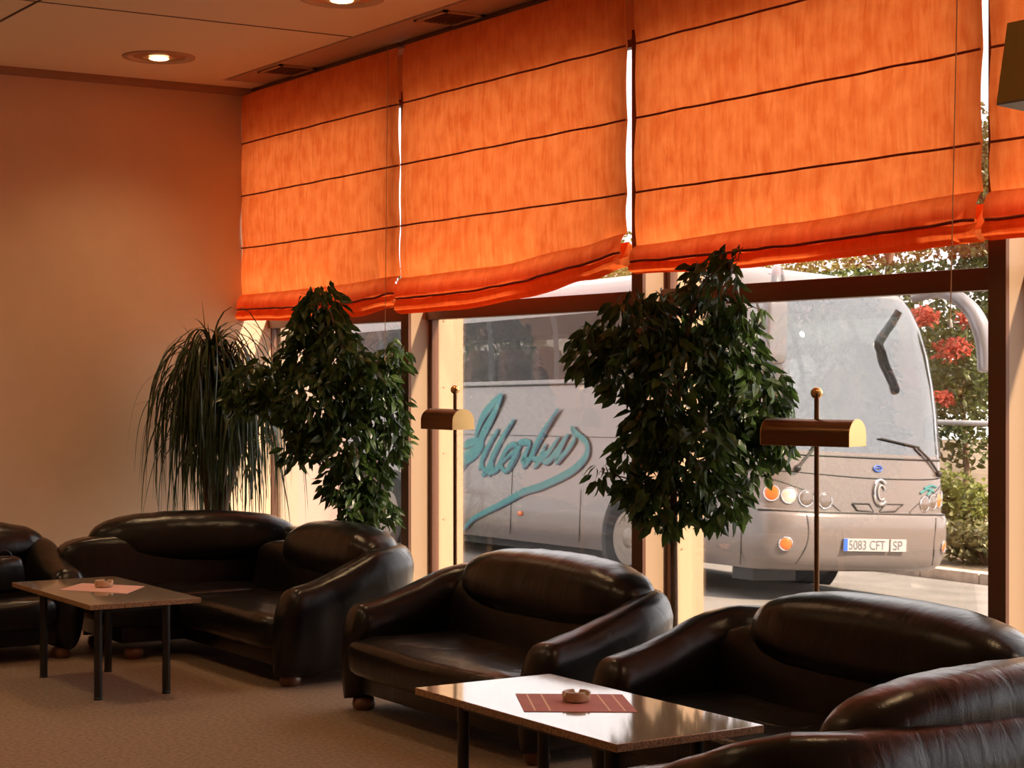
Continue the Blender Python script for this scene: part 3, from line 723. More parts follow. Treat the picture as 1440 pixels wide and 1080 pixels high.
# ------------------------------------------------------------------ the coach
def bus():
    root = empty('coach_bus', (-13.9, 12.03, -.63), 0, label='silver touring coach with teal lettering parked outside the windows', category='bus')
    root.rotation_mode = 'XYZ'
    R = Matrix.Rotation(math.radians(-2.69), 3, 'Z') @ Matrix.Rotation(math.radians(-.9), 3, 'Y') @ Matrix.Rotation(math.radians(-3.3), 3, 'X')
    root.rotation_euler = R.to_euler('XYZ')
    W = 2.5
    A0 = [(.33, -.16), (.40, -.06), (.55, .0), (.80, .03), (.90, .02), (.93, -.01), (.95, -.05), (1.2, -.06), (1.48, -.10), (1.60, -.12), (2.0, -.16), (2.5, -.25), (2.9, -.40), (3.15, -.58), (3.25, -.68), (3.36, -.86), (3.48, -1.25), (3.56, -1.8), (3.60, -2.6)]
    IN = [(.33, .05), (.5, 0), (1.5, 0), (2.2, .03), (3.1, .10), (3.3, .16), (3.45, .32), (3.56, .62), (3.60, 1.0)]
    RD = [(.33, .45), (1, .55), (2, .55), (3, .5), (3.6, .25)]
    n = 2.6; LEN = 12.0
    side_u = [0, .35, .8, 1.3, 1.95, 2.05, 2.9, 3.6, 3.72, 5.2, 5.32, 6.8, 6.92, 8.4, 8.52, 10.0, 10.12, 11.5, LEN-.5]
    NF = 30
    def outline(z):
        a0 = lerp_tab(A0, z); w = lerp_tab(IN, z); r = lerp_tab(RD, z); hw = W/2-w; pts = []
        for u in side_u[::-1]: pts.append((a0-r-u-(0 if u else 0), w))
        for k in range(1, NF):
            th = PI*k/NF
            y = W/2-hw*sgp(math.cos(th), 2/n); a = a0-r+r*abs(math.sin(th))**(2/n)
            pts.append((a, y))
        for u in side_u: pts.append((a0-r-u, W-w))
        return pts
    zs = [.33, .40, .48, .6, .75, .88, .915, .935, .95, 1.2, 1.46, 1.50, 1.54, 1.8, 2.0, 2.26, 2.30, 2.6, 2.9, 3.08, 3.12, 3.22, 3.30, 3.38, 3.44, 3.48, 3.52, 3.56, 3.585, 3.60]
    G = [[(a, y, z) for a, y in outline(z)] for z in zs]
    ns = len(side_u); nc = len(G[0])
    def cell_kind(i, j):
        zm = (zs[j]+zs[j+1])/2
        if i < ns-1:                        # near side, from rear to front
            u = (side_u[::-1][i]+side_u[::-1][i+1])/2
            if 2.30 < zm < 3.08 and u < 11.5 and not any(abs(u-c) < .061 for c in (3.66, 5.26, 6.86, 8.46, 10.06)) and not (1.95 < u < 2.05): return 'sideN%d' % int(10*u)
            if 1.54 < zm < 2.30 and .35 < u < 1.95: return 'sideN%d' % int(10*u)
        elif i < ns-1+NF:
            k = i-(ns-1)
            if 1.54 < zm < 3.22 and 3 <= k < NF-3: return 'screen'
            if 1.54 < zm < 3.22: return 'pillar'
        else:
            u = (side_u[i-(ns-1+NF)]+side_u[i-(ns-1+NF)+1])/2
            if 2.30 < zm < 3.08 and u < 11.5 and not any(abs(u-c) < .061 for c in (3.66, 5.26, 6.86, 8.46, 10.06)) and not (1.95 < u < 2.05): return 'sideF%d' % int(10*u)
        if 2.30 < zm < 3.08 and (i < ns-1 or i >= ns-1+NF): return 'band%03d' % i
        return 'body'
    kinds = {}
    for j in range(len(zs)-1):
        for i in range(nc-1): kinds.setdefault(cell_kind(i, j), []).append((i, j))
    def patch(name, cells, m, parent, thick=0, **kw):
        bm = BM(); V = {}
        def vv(i, j):
            if (i, j) not in V: V[(i, j)] = bm.verts.new(G[j][i])
            return V[(i, j)]
        for i, j in cells: bm.faces.new((vv(i, j), vv(i+1, j), vv(i+1, j+1), vv(i, j+1)))
        return obj(name, bm, m, parent, **kw)
    bm = BM(); V = {}
    def vv(i, j):
        if (i, j) not in V: V[(i, j)] = bm.verts.new(G[j][i])
        return V[(i, j)]
    for i, j in kinds['body']: bm.faces.new((vv(i, j), vv(i+1, j), vv(i+1, j+1), vv(i, j+1)))
    bm.faces.new([vv(i, len(zs)-1) for i in range(nc)])
    # rear wall and underside
    for j in range(len(zs)-1): bm.faces.new((vv(0, j), vv(0, j+1), vv(nc-1, j+1), vv(nc-1, j)))
    bm.faces.new([vv(i, 0) for i in range(nc)])
    body = obj('body', bm, M_BUS, root)
    patch('windscreen', kinds['screen'], M_BGLASS, root)
    half = len(kinds['pillar'])
    patch('windscreen_pillar', [c for c in kinds['pillar'] if c[0] < ns-1+NF//2], M_WHITEB, root)
    patch('windscreen_pillar', [c for c in kinds['pillar'] if c[0] >= ns-1+NF//2], M_WHITEB, root)
    for k in sorted(kinds):
        if k.startswith('band'): patch('window_pillar', kinds[k], M_BUSDK, root)
    for k in sorted(kinds):
        if k.startswith('side'): patch('side_window', kinds[k], M_BGLASS2, root)
    # interior: deck, seats, dashboard, ceiling lining
    obj('deck', box(BM(), (-11.8, .08, 1.25), (-1.6, 2.42, 1.40)), M_BUSIN, root, False)
    obj('lining', box(BM(), (-11.8, .3, 3.12), (-1.5, 2.2, 3.18)), M_BUSIN, root, False)
    obj('dashboard', puff(BM(), (-.75, 1.25, 1.40), (.40, 1.05, .16), .5, .4), M_BUSDK, root)
    for u in [3.2+.86*k for k in range(9)]:
        for y0 in (.14, .62, 1.46, 1.94):
            bm = BM(); box(bm, (-u-.07, y0, 1.40), (-u+.40, y0+.42, 1.86), .03)
            puff(bm, (-u-.02, y0+.21, 2.22), (.09, .215, .52), .4, .35, 24, 14, lambda p: Vector((p.x-.22*(p.z+.5), p.y*(1-.35*max(0, p.z-.2)), p.z)))
            obj('passenger_seat', bm, M_BUSSEAT, root)
    bm = BM(); box(bm, (-1.35, 1.55, 1.1), (-.9, 2.05, 1.62), .04); puff(bm, (-1.3, 1.8, 2.0), (.09, .24, .46), .4, .35, 24, 14)
    obj('driver_seat', bm, M_BUSSEAT, root)
    bm = BM(); ring = [(-.62+.06*math.sin(2*PI*k/28), 1.8+.22*math.cos(2*PI*k/28), 1.68+.2*math.sin(2*PI*k/28)) for k in range(29)]
    tube(bm, ring, .014, 8, False); obj('steering_wheel', bm, M_BUSDK, root)
    # front surface point
    def front(y, z, off=.0):
        a0 = lerp_tab(A0, z); w = lerp_tab(IN, z); r = lerp_tab(RD, z); hw = W/2-w
        t = min(1, abs(y-W/2)/hw); a = a0-r+r*(1-t**n)**(1/n) if t < 1 else a0-r
        return Vector((a+off, y, z))
    def fnorm(y, z):
        e = .012
        dy = front(min(y+e, 2.49), z)-front(max(y-e, .01), z); dz = front(y, z+e)-front(y, z-e)
        nn = dy.cross(dz)
        if nn.x < 0: nn = -nn
        return nn.normalized()
    def seam(pts, w=.010, off=.004):
        P = [front(y, z, off) for y, z in pts]; return P
    bm = BM()
    def fseam(pts, w=.008):
        q = catmull([(0, y, z) for y, z in pts], 8)
        tube(bm, [front(max(.012, min(2.488, p.y)), p.z) for p in q], w, 6)
    fseam([(.07, 1.32), (.26, 1.325), (.97, 1.292), (1.54, 1.287), (2.1, 1.30), (2.42, 1.33)], .008)
    fseam([(.03, 1.27), (.165, 1.225), (.39, 1.15), (.62, 1.06), (.766, .97), (.80, .94)], .006)
    fseam([(2.47, 1.27), (2.3, 1.22), (2.10, 1.13), (1.88, 1.04), (1.76, .965), (1.73, .94)], .006)
    fseam([(.39, .90), (.41, .64), (.34, .40)], .005); fseam([(2.11, .90), (2.09, .64), (2.16, .40)], .005)
    fseam([(.02, .928), (.3, .928), (1.25, .928), (2.2, .928), (2.48, .928)], .012)
    fseam([(.02, 1.51), (.3, 1.50), (1.25, 1.495), (2.2, 1.50), (2.48, 1.51)], .012)
    for u, z0, z1 in ((.62, .36, 1.45), (1.95, .36, 2.2), (3.7, .4, 1.0), (5.3, .4, 1.2), (6.9, .4, 1.2), (8.3, .4, 1.0), (10, .4, 1.2)):
        tube(bm, [(-u, -.001, z0), (-u, -.001, z1)], .006, 6)
    tube(bm, [(-11.8, -.001, 2.24), (-1.0, .002, 2.24)], .012, 6)
    tube(bm, [(-11.8, -.001, 1.62), (-2.1, -.001, 1.62)], .004, 6)
    obj('panel_seam', bm, M_BUSDK, root)
    def disc(name, y, z, r, m, parent=root, dep=.012, sy=1.0, inner=None, **kw):
        nn = fnorm(y, z); c = front(y, z); u = nn.cross(Vector((0, 0, 1))).normalized(); v = u.cross(nn)
        bm = BM(); rings = []
        for rr, h in ((r, -.02), (r, dep*.6), (r*.9, dep), (r*.5, dep*1.3), (r*.02, dep*1.4)):
            rings.append([c+u*rr*math.cos(2*PI*k/28)+v*sy*rr*math.sin(2*PI*k/28)+nn*h for k in range(28)])
        ring_loft(bm, rings); o = obj(name, bm, m, parent, **kw)
        bm = BM(); tube(bm, [c+(u*math.cos(2*PI*k/28)+v*sy*math.sin(2*PI*k/28))*(r+.006)+nn*(dep*.5) for k in range(29)], .007, 6, False)
        obj('lamp_ring', bm, M_CHROME, o)
        return o
    for (y, z, m) in ((.116, 1.10, M_AMBER), (.26, 1.08, M_LAMPGL), (.425, 1.06, M_LAMPDK), (.63, 1.045, M_LAMPDK)):
        disc('headlamp', y, z, .072, m)
    for (y, z, m) in ((1.98, 1.04, M_LAMPDK), (2.13, 1.06, M_LAMPDK), (2.27, 1.08, M_AMBER), (2.39, 1.10, M_LAMPGL)):
        disc('headlamp', y, z, .072, m)
    disc('fog_lamp', .20, .60, .06, M_AMBER); disc('fog_lamp', 2.30, .60, .055, M_AMBER)
    # round emblem: an open ring with a bar, and a small blue oval above
    def arcseg(cy, cz, ry, rz, a0, a1, w, m, name, dep=.012, parent=root):
        N = 24; bm = BM(); pts = []
        for k in range(N+1):
            a = a0+(a1-a0)*k/N; pts.append(front(cy+ry*math.cos(a), cz+rz*math.sin(a), dep))
        tube(bm, pts, w, 8); return obj(name, bm, m, parent)
    arcseg(1.321, 1.145, .085, .13, .75, 2*PI-.75, .017, M_CHROME, 'emblem')
    arcseg(1.335, 1.145, .045, .075, .4, 2*PI-.9, .010, M_WHITEB, 'emblem')
    arcseg(1.30, 1.39, .055, .030, 0, 2*PI, .007, M_PLATEBLUE, 'maker_badge')
    arcseg(1.30, 1.385, .03, .012, 0, PI, .006, M_PLATEBLUE, 'maker_badge')
    # two slanted air intakes
    for P in ([(.955, 1.025), (1.02, .955), (1.225, .945), (1.17, 1.025)], [(1.31, .945), (1.52, .955), (1.645, 1.03), (1.40, 1.03)]):
        bm = BM(); vs = [bm.verts.new(front(y, z, .003)) for y, z in P]; bm.faces.new(vs)
        o = obj('air_intake', bm, M_BUS, root, False)
        bm = BM(); tube(bm, [front(y, z, .006) for y, z in P+[P[0]]], .009, 6); obj('intake_rim', bm, M_BUSDK, o)
    # teal mark over the far headlamps
    bm = BM()
    for s in ([(1.90, 1.15), (2.02, 1.20), (2.14, 1.17)], [(1.97, 1.20), (2.10, 1.235), (2.20, 1.22)], [(2.02, 1.13), (2.12, 1.20)]):
        P = [front(y, z, .004) for y, z in s]; tube(bm, P, .014, 6)
    obj('front_lettering', bm, M_TEAL, root)
    # licence plates with raised characters
    def text_mesh(body, size, m, parent, name, loc, extrude=.001):
        cu = bpy.data.curves.new(name, 'FONT'); cu.body = body; cu.size = size; cu.extrude = extrude; cu.align_x = 'LEFT'
        tmp = bpy.data.objects.new(name, cu); COL.objects.link(tmp)
        bpy.context.view_layer.update()
        me = bpy.data.meshes.new_from_object(tmp.evaluated_get(bpy.context.evaluated_depsgraph_get()))
        bpy.data.objects.remove(tmp)
        o = bpy.data.objects.new(name, me); COL.objects.link(o); o.parent = parent
        me.materials.clear(); me.materials.append(m)
        o.matrix_local = Matrix.Translation(loc) @ Matrix(((0, 0, 1, 0), (1, 0, 0, 0), (0, 1, 0, 0), (0, 0, 0, 1)))
        return o
    pa = front(1.2, .61).x+.012
    pl = obj('licence_plate', box(BM(), (pa-.01, .80, .545), (pa+.004, 1.395, .672), .002), M_PLATE, root, False)
    obj('blue_band', box(BM(), (pa+.003, .80, .547), (pa+.006, .85, .670)), M_PLATEBLUE, pl, False)
    o = text_mesh('5083 CFT', .135, M_INK, pl, 'plate_characters', (pa+.006, .862, .562)); o.scale = (.88, 1, 1)
    p2 = obj('licence_plate', box(BM(), (pa-.02, 1.42, .545), (pa+.003, 1.63, .672), .002), M_PLATE, root, False)
    o = text_mesh('SP', .135, M_INK, p2, 'plate_characters', (pa+.005, 1.445, .562))
    # wipers
    for pts in ([(.33, 1.36), (.45, 1.50), (.60, 1.66)], [(2.26, 1.36), (2.08, 1.50), (1.88, 1.62)]):
        bm = BM(); tube(bm, [front(y, z, .03) for y, z in pts], .014, 8); q = front(*pts[0]); puff(bm, q+Vector((.03, 0, 0)), (.035, .035, .035), 1, 1, 16, 10)
        obj('wiper', bm, M_BUSDK, root)
    bm = BM(); tube(bm, [front(1.35+.07*k, 1.70-.009*k, .03) for k in range(9)], .010, 6); obj('wiper', bm, M_BUSDK, root)
    bm = BM(); tube(bm, [front(.45+.07*k, 1.66+.006*k, .03) for k in range(9)], .010, 6); obj('wiper', bm, M_BUSDK, root)
    # big drooping mirrors
    far = catmull([(-.62, 2.20, 3.24), (-.40, 2.2, 3.28), (-.16, 2.17, 3.28), (.108, 2.13, 3.21), (.26, 2.20, 3.07), (.34, 2.25, 2.9), (.36, 2.31, 2.69), (.36, 2.34, 2.43)], 7)
    bm = BM(); tube(bm, far, [.05+.045*min(1, i/34) for i in range(len(far)-2)]+[.09, .06], 14); obj('mirror', bm, M_MIRROR, root, label='large silver mirror arm curving forward and down')
    near = catmull([(-.42, .22, 3.28), (-.22, .02, 3.34), (.0, -.16, 3.26), (.10, -.24, 3.05)], 8)
    bm = BM(); tube(bm, near, .05, 12); puff(bm, (.12, -.26, 2.68), (.085, .13, .32), .35, .5, 28, 18); obj('mirror', bm, M_MIRROR, root, label='silver box mirror with rounded corners')
    # wiper-side screen edge trims
    for yy in (.05, 2.44):
        bm = BM(); tube(bm, [front(yy, z, .006) for z in (1.54, 1.8, 2.1, 2.4, 2.7, 2.95, 3.15)], .024, 8); obj('screen_trim', bm, M_BUSDK, root)
    bm = BM(); 
    disc('marker_lamp', .60, 3.40, .035, M_AMBER)
    # wheels with arches
    def wheel(u, y, s):
        bm = BM(); lathe(bm, [(0, -.001*s), (.61, -.001*s), (.61, -.006*s), (0, -.006*s)], (-u, y, .50), 40, 'y'); obj('wheel_arch', bm, M_BUSDK, root)
        bm = BM(); lathe(bm, [(.30, .24*s), (.47, .24*s), (.505, .20*s), (.51, .05*s), (.50, -.015*s), (.47, -.048*s), (.36, -.052*s), (.30, -.045*s)], (-u, y, .51), 40, 'y'); w = obj('wheel', bm, M_RUBBER, root)
        bm = BM(); lathe(bm, [(.30, -.050*s), (.285, -.044*s), (.25, -.022*s), (.16, -.030*s), (.12, -.045*s), (.10, -.06*s), (0, -.065*s)], (-u, y, .51), 40, 'y')
        for k in range(10):
            a = 2*PI*k/10; lathe(bm, [(0, -.05*s), (.014, -.05*s), (.014, -.01*s), (0, -.01*s)], (-u+.2*math.cos(a), y, .51+.2*math.sin(a)), 8, 'y')
        obj('rim', bm, M_RIM, w)
        bm = BM()
        for k in range(10):
            a = 2*PI*(k+.5)/10; lathe(bm, [(0, -.030*s), (.028, -.030*s), (.028, -.01*s), (0, -.01*s)], (-u+.215*math.cos(a), y, .51+.215*math.sin(a)), 10, 'y')
        obj('rim_hole', bm, M_BUSDK, w)
    for u in (2.60, 8.6): wheel(u, -.004, 1); wheel(u, 2.504, -1)
    # marker lamps low on the side, silver-grey underbody box
    bm = BM(); puff(bm, (-5.06, -.005, .667), (.05, .02, .03), .6, .6, 20, 12); obj('side_marker', bm, M_AMBER, root)
    bm = BM(); puff(bm, (-7.6, -.005, .667), (.05, .02, .03), .6, .6, 20, 12); obj('side_marker', bm, M_AMBER, root)
    obj('underbody', box(BM(), (-7.6, .3, .22), (-3.6, 2.2, .36)), M_BUSDK, root, False)
    obj('underbody', box(BM(), (-.95, .15, .20), (-.6, .7, .36)), M_BUSDK, root, False)
    # flowing brush lettering, stroke by stroke
    ST = [([(-5.657, 2.143), (-5.861, 2.026), (-6.091, 1.876), (-6.22, 1.724), (-6.297, 1.558)], .11, .3), ([(-5.643, 2.124), (-5.836, 1.888), (-6.048, 1.675), (-6.188, 1.509), (-6.408, 1.328), (-6.632, 1.144)], .13, .3),
          ([(-6.66, 1.451), (-6.399, 1.519), (-6.062, 1.549)], .10, .6), ([(-6.059, 1.511), (-6.283, 1.394), (-6.566, 1.299), (-6.717, 1.193)], .17, .5), ([(-5.694, 1.702), (-5.881, 1.526), (-6.044, 1.336), (-6.158, 1.17)], .085, .4),
          ([(-5.309, 1.827), (-5.538, 1.63), (-5.768, 1.391), (-5.881, 1.227), (-6.001, 1.136), (-6.075, 1.109)], .10, .3), ([(-5.787, 1.615), (-5.976, 1.437), (-6.091, 1.285), (-6.031, 1.186), (-5.873, 1.14)], .085, .5),
          ([(-5.402, 1.766), (-5.653, 1.517), (-5.837, 1.315), (-5.803, 1.204), (-5.895, 1.102)], .08, .4), ([(-5.872, 1.127), (-5.677, 1.207), (-5.563, 1.333), (-5.497, 1.433)], .085, .6),
          ([(-5.558, 1.272), (-5.417, 1.361), (-5.229, 1.45), (-5.258, 1.511), (-5.426, 1.471), (-5.564, 1.346), (-5.579, 1.234), (-5.451, 1.176), (-5.287, 1.266), (-5.131, 1.428)], .065, .6),
          ([(-5.092, 1.537), (-5.225, 1.401), (-5.359, 1.252), (-5.451, 1.176)], .08, .5), ([(-5.188, 1.536), (-4.879, 1.546)], .075, .8), ([(-4.878, 1.54), (-4.985, 1.406), (-5.049, 1.308), (-4.931, 1.323), (-5.042, 1.224)], .08, .5),
          ([(-4.266, 1.954), (-4.5, 1.747), (-4.713, 1.531), (-4.863, 1.36), (-5.018, 1.224)], .085, .3), ([(-4.352, 1.889), (-4.587, 1.687), (-4.758, 1.506), (-4.816, 1.361), (-4.653, 1.365), (-4.506, 1.534)], .07, .5), ([(-4.782, 1.23), (-4.65, 1.329), (-4.498, 1.439)], .07, .5),
          ([(-4.218, 1.62), (-4.387, 1.476), (-4.559, 1.343), (-4.443, 1.322), (-4.229, 1.479), (-4.021, 1.657)], .07, .5), ([(-4.01, 1.657), (-4.163, 1.492), (-4.262, 1.326), (-4.111, 1.399), (-3.873, 1.589)], .07, .5),
          ([(-4.239, 1.315), (-4.047, 1.424), (-3.873, 1.589), (-3.937, 1.715), (-3.801, 1.647), (-3.623, 1.569), (-3.574, 1.478), (-3.63, 1.375), (-3.878, 1.231), (-4.201, 1.123), (-4.625, 1.009), (-4.994, 0.936), (-5.467, 0.784), (-5.957, 0.638), (-6.259, 0.536), (-6.472, 0.405), (-6.561, 0.355)], .085, .25)]
    def ribbons(dx, dz, dy, th):
        bm = BM()
        for si, (pts, w, taper) in enumerate(ST):
            q = catmull([(a, 0, z) for a, z in pts], 7); N = len(q)-1; Lh = []; Rh = []
            for i, p in enumerate(q):
                d = (q[min(i+1, N)]-q[max(i-1, 0)]); d.normalize(); nn = Vector((-d.z, 0, d.x)); s = i/N
                ww = w*.52*(taper*.35+(1-taper*.35)*math.sin(PI*min(1, max(0, s)))**.7)
                y = dy-si*.00012
                Lh.append((p.x+nn.x*ww+dx, y, p.z+nn.z*ww+dz)); Rh.append((p.x-nn.x*ww+dx, y, p.z-nn.z*ww+dz))
            vl = [bm.verts.new(c) for c in Lh]; vr = [bm.verts.new(c) for c in Rh]
            for i in range(N): bm.faces.new((vl[i], vr[i], vr[i+1], vl[i+1]))
            if th:
                pass
        return bm
    # one shadow stroke sits just below each teal stroke, interleaved so that both show
    bmT, bmN = BM(), BM()
    for si, (pts, w, taper) in enumerate(ST):
        q = catmull([(a, 0, z) for a, z in pts], 7); N = len(q)-1
        for bmx, dx, dz, yy in ((bmN, .022, -.014, -.004-si*.0008), (bmT, 0, 0, -.0044-si*.0008)):
            Lh = []; Rh = []
            for i, p in enumerate(q):
                d = (q[min(i+1, N)]-q[max(i-1, 0)]); d.normalize(); nn = Vector((-d.z, 0, d.x)); s = i/N
                ww = w*.52*(taper*.35+(1-taper*.35)*math.sin(PI*min(1, max(0, s)))**.7)
                Lh.append(bmx.verts.new((p.x+nn.x*ww+dx, yy, p.z+nn.z*ww+dz))); Rh.append(bmx.verts.new((p.x-nn.x*ww+dx, yy, p.z-nn.z*ww+dz)))
            for i in range(N): bmx.faces.new((Lh[i], Rh[i], Rh[i+1], Lh[i+1]))
    lt = obj('side_lettering', bmT, M_TEAL, root, False)
    obj('lettering_shadow_line', bmN, M_NAVY, lt, False)
    return root
bus()

# ------------------------------------------------------------------ outside ground and planting
def gz(y): return -.63-.0575*(y-12.03)
bm = BM(); v = [bm.verts.new(p) for p in ((-60, 5.9, gz(5.9)), (30, 5.9, gz(5.9)), (30, 17.2, gz(17.2)), (-60, 17.2, gz(17.2)))]; bm.faces.new(v)
struct('ground_road', bm, M_ROAD)
bm = BM(); v = [bm.verts.new(p) for p in ((-60, 17.3, gz(17.3)+.10), (30, 17.3, gz(17.3)+.10), (30, 70, -1.2), (-60, 70, -1.2))]; bm.faces.new(v)
struct('ground_garden', bm, M_SOILOUT)
bm = BM(); x = -30
while x < 5:
    box(bm, (x, 17.1, gz(17.2)-.05), (x+.98, 17.32, gz(17.2)+.14), .012); x += 1.0
obj('kerb', bm, M_KERB, None, False, kind='structure')
struct('trim_9', box(BM(), (-18, 9.6, gz(9.7)+.002), (-9, 9.85, gz(9.7)+.016)), M_PAINTY)
def cloud(bm, c, rad, n, L, r, flat=.8, shellp=.45):
    for _ in range(n):
        v = Vector((r.gauss(0, 1), r.gauss(0, 1), r.gauss(0, 1))).normalized()*r.random()**shellp
        p = Vector(c)+Vector((v.x*rad[0], v.y*rad[1], v.z*rad[2]))
        d = Vector((r.uniform(-1, 1), r.uniform(-1, 1), r.uniform(-1, .4)))
        add_leaf(bm, p, d, Vector((r.uniform(-1, 1), r.uniform(-1, 1), r.uniform(-1, 1))), L*r.uniform(.7, 1.2), L*.5)
def out_tree(loc, h, rad, n, m, lab, seed, leaf=.15, group='trees behind the coach', name='garden_tree', trunkr=.13, low=.25):
    r = random.Random(seed); t = empty(name, loc, 0, label=lab, category='tree', group=group)
    bm = BM(); top = h*.8
    pts = catmull([(0, 0, -.1), (r.uniform(-.2, .2), 0, top*.4), (r.uniform(-.3, .3), r.uniform(-.2, .2), top*.75), (0, 0, top)], 6)
    tube(bm, pts, [trunkr*(1-.7*i/(len(pts)-1)) for i in range(len(pts))], 10)
    bl = []
    for k in range(9):
        a = r.uniform(0, 2*PI); q = r.uniform(.1, .7)*rad; z = r.uniform(low, .9)*h
        c = Vector((q*math.cos(a), q*math.sin(a), z)); bl.append(c)
        s = pts[min(len(pts)-1, int(len(pts)*.75*z/h))]; tube(bm, [s, (s+c)/2+Vector((0, 0, .15)), c], [.05, .03, .015], 6)
    obj('trunk', bm, M_BARK, t)
    bm = BM()
    for c in bl: cloud(bm, c, (rad*.55, rad*.55, h*.17), n//9, leaf, r)
    obj('foliage', bm, m, t, smooth=False)
    return t
protoA = out_tree((-40.0, 26, -1.1), 6.2, 2.6, 9000, M_TREE1, 'dark leafy tree behind the coach, seen through its side windows', 31)
protoB = out_tree((-29.5, 26.0, -1.1), 5.6, 2.3, 8000, M_TREE2, 'bright green tree behind the coach roof', 32)
protoC = out_tree((-23.3, 26.0, -1.1), 7.5, 2.7, 13000, M_TREE1, 'dark tree at the window edge behind the big mirror', 33, low=.14)
spots = [(protoA, -47.5, 26, 1.0, 'dark leafy tree farthest away beyond the rear of the coach'), (protoB, -35, 24.5, 1.0, 'bright green tree behind the coach side windows'),
         (protoC, -29.5, 33.5, 1.05, 'tall dark tree in the second row behind the coach roof'), (protoC, -17.5, 30.5, 1.0, 'dark tree partly hidden by the window post'), (protoB, -43.5, 33, 1.3, 'large bright tree in the second row at the coach rear'),
         (protoA, -36.5, 36, 1.5, 'tall dark tree far behind the middle of the coach'), (protoB, -54, 33, 1.3, 'bright tree at the far end of the garden')]
for o, x, y, s, lab in spots:
    c = copy_tree(o); c.location = (x, y, -1.15); c.scale = (s, s, s); c.rotation_euler = (0, 0, x*1.7); c['label'] = lab
def shrub(loc, rad, n, m, lab, seed, leaf=.10, name='shrub', group='shrubs in the bed beside the coach'):
    r = random.Random(seed); t = empty(name, loc, 0, label=lab, category='shrub', group=group)
    bm = BM()
    for k in range(10):
        a = r.uniform(0, 2*PI); q = Vector((math.cos(a)*rad[0]*.6, math.sin(a)*rad[1]*.6, rad[2]*r.uniform(.8, 1.5)))
        tube(bm, [(0, 0, -.1), q*.5+Vector((0, 0, .08)), q], [.018, .012, .005], 6)
    obj('stems', bm, M_BARK, t)
    bm = BM(); 
    for k in range(5):
        c = (r.uniform(-.5, .5)*rad[0], r.uniform(-.4, .4)*rad[1], rad[2]*r.uniform(.6, 1.2)); cloud(bm, c, (rad[0]*.62, rad[1]*.62, rad[2]*.6), n//5, leaf, r)
    obj('foliage', bm, m, t, smooth=False)
shrub((-17.0, 18.35, -.9), (.75, .6, .42), 1500, M_SHRUB, 'low feathery olive shrub at the kerb', 41, .11)
shrub((-19.4, 20.2, -.9), (.7, .6, .75), 1400, M_TREE2, 'bright yellow-green shrub beside the far headlamps', 42, .13)
shrub((-18.0, 20.6, -.9), (.7, .6, .72), 1300, M_TREE2, 'green shrub next to the window post', 43, .13)
shrub((-18.5, 18.6, -.9), (.6, .5, .40), 900, M_SHRUB, 'low olive shrub half hidden by the bumper', 44, .11)
shrub((-21.0, 21.0, -1.0), (.9, .7, .9), 1300, M_TREE1, 'dark shrub hidden behind the coach front', 45, .13)
def flowers(loc, lab, seed, clumps):
    r = random.Random(seed); t = empty('red_flowering_bush', loc, 0, label=lab, category='bush')
    bm = BM(); tube(bm, [(0, 0, -.1), (.1, 0, 1.2), (-.1, .1, 2.4), (.1, 0, 3.6)], [.07, .05, .035, .015], 8); obj('stems', bm, M_BARK, t)
    bm = BM(); cloud(bm, (0, 0, 2.6), (1.0, .7, 1.5), 1300, .16, r); obj('foliage', bm, M_TREE1, t, smooth=False)
    bm = BM()
    for c, q in clumps: cloud(bm, c, (q, q*.7, q*.55), int(150*q/.3), .12, r)
    obj('flowers', bm, M_RED, t, smooth=False)
flowers((-21.9, 23.0, -1.1), 'bush with clusters of red flowers framed by the big mirror arm', 51, [((-.3, -.6, 3.75), .32), ((.35, -.6, 3.2), .38), ((-.5, -.6, 2.7), .22), ((.2, -.65, 2.4), .2), ((-.35, -.6, 2.05), .2), ((.6, -.55, 3.7), .22)])
# white rail behind the bed
t = empty('garden_rail', (-21, 22.0, -1.1), 0, label='pale horizontal rail on posts across the garden behind the bed', category='fence')
obj('rail', tube(BM(), [(-9, 0, 2.0), (5, 0, 2.0)], .045, 10), M_WHITEB, t)
for x in (-8, -5, -2, 1, 4): obj('post', tube(BM(), [(x, 0, 0), (x, 0, 2.0)], .04, 10), M_WHITEB, t)
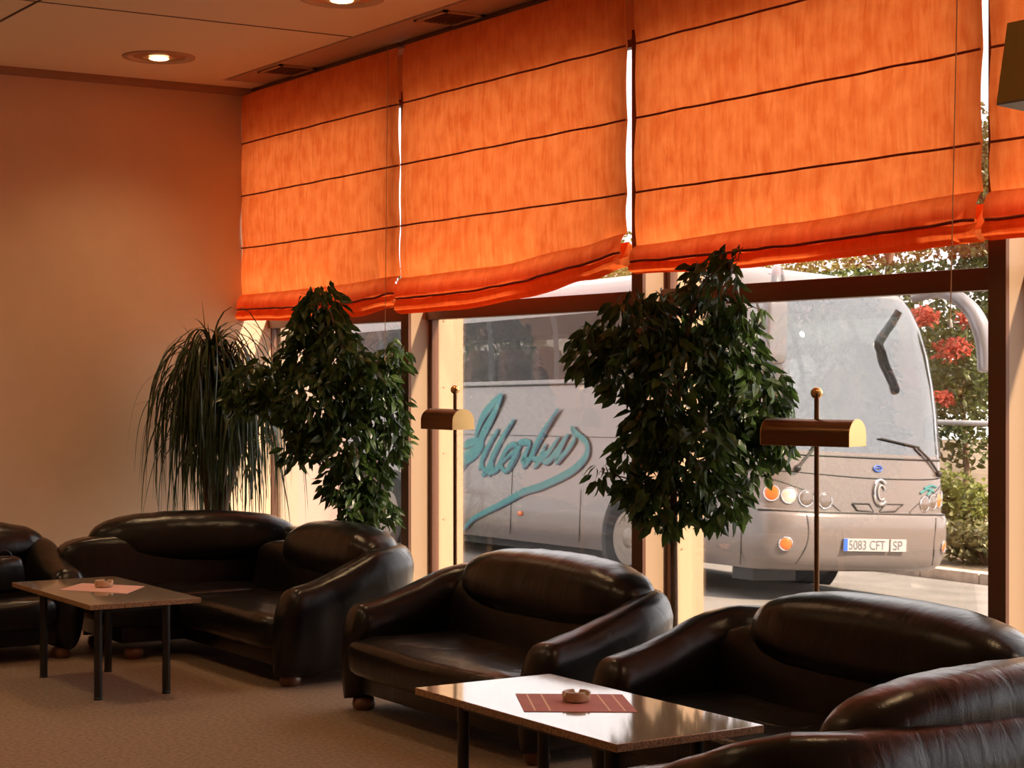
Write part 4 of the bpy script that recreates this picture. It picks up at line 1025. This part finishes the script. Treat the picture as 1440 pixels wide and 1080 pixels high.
# chair-like stool by the coach
t = empty('bar_stool', (-21.63, 11.60, gz(11.60)), .5, label='small stool with a round white seat standing outside near the coach rear', category='stool')
obj('seat', lathe(BM(), [(0, .72), (.15, .72), (.165, .74), (.16, .77), (.12, .79), (0, .795)], (0, 0, 0), 28), M_WHITEB, t)
for k in range(4):
    a = PI/4+PI/2*k; obj('leg', tube(BM(), [(.10*math.cos(a), .10*math.sin(a), .73), (.19*math.cos(a), .19*math.sin(a), 0)], .014, 8), M_WOODFOOT, t)
obj('backrest', box(BM(), (-.15, .13, .78), (.15, .16, 1.12), .01), M_BUSSEAT, t)

# ------------------------------------------------------------------ hanging box geometry
bm = BM()
ring0 = [(-.525, -.18, 2.56), (.9, -.18, 2.56), (.9, .22, 2.56), (-.525, .22, 2.56)]
ring1 = [(-.545, -.20, 2.345), (.9, -.20, 2.345), (.9, .22, 2.315), (-.545, .22, 2.315)]
ring_loft(bm, [ring1, ring0]); obj('box_body', bm, M_OLIVE, hb, False)
bm = BM(); ring_loft(bm, [[(p[0], p[1], p[2]-.006) for p in ring1], ring1]); obj('underside', bm, M_GREYB, hb, False)
obj('hanger', tube(BM(), [(.3, 0, 2.56), (.3, 0, 3.6)], .012, 8), M_BLACKMETAL, hb)

# ------------------------------------------------------------------ light
w = bpy.data.worlds.new('sky'); S.world = w; w.use_nodes = True
n = w.node_tree.nodes; l = w.node_tree.links
bg = n['Background']; bg.inputs['Color'].default_value = (.93, .93, .97, 1); bg.inputs['Strength'].default_value = 3.0
L = bpy.data.lights.new('sun', 'SUN'); L.energy = 16; L.angle = .05; L.color = (1, .84, .66)
o = bpy.data.objects.new('sun', L); COL.objects.link(o)
sd = Vector((1.0, .36, .95)).normalized(); o.rotation_euler = sd.to_track_quat('Z', 'Y').to_euler()

# ------------------------------------------------------------------ camera
cam = bpy.data.cameras.new('camera'); co = bpy.data.objects.new('camera', cam); COL.objects.link(co)
cam.sensor_width = 36; cam.lens = 65.0; cam.clip_end = 300
co.location = (0, 0, 1.6)
fw = Vector((-.8414, .5405, -7/2600)).normalized(); co.rotation_euler = fw.to_track_quat('-Z', 'Y').to_euler()
S.camera = co
vs = S.view_settings; vs.view_transform = 'Standard'; vs.look = 'None'; vs.gamma = 1; vs.use_curve_mapping = False; vs.exposure = 0.3
S.cycles.max_bounces = 10; S.cycles.transparent_max_bounces = 12; S.cycles.diffuse_bounces = 5; S.cycles.glossy_bounces = 4; S.cycles.sample_clamp_indirect = 8
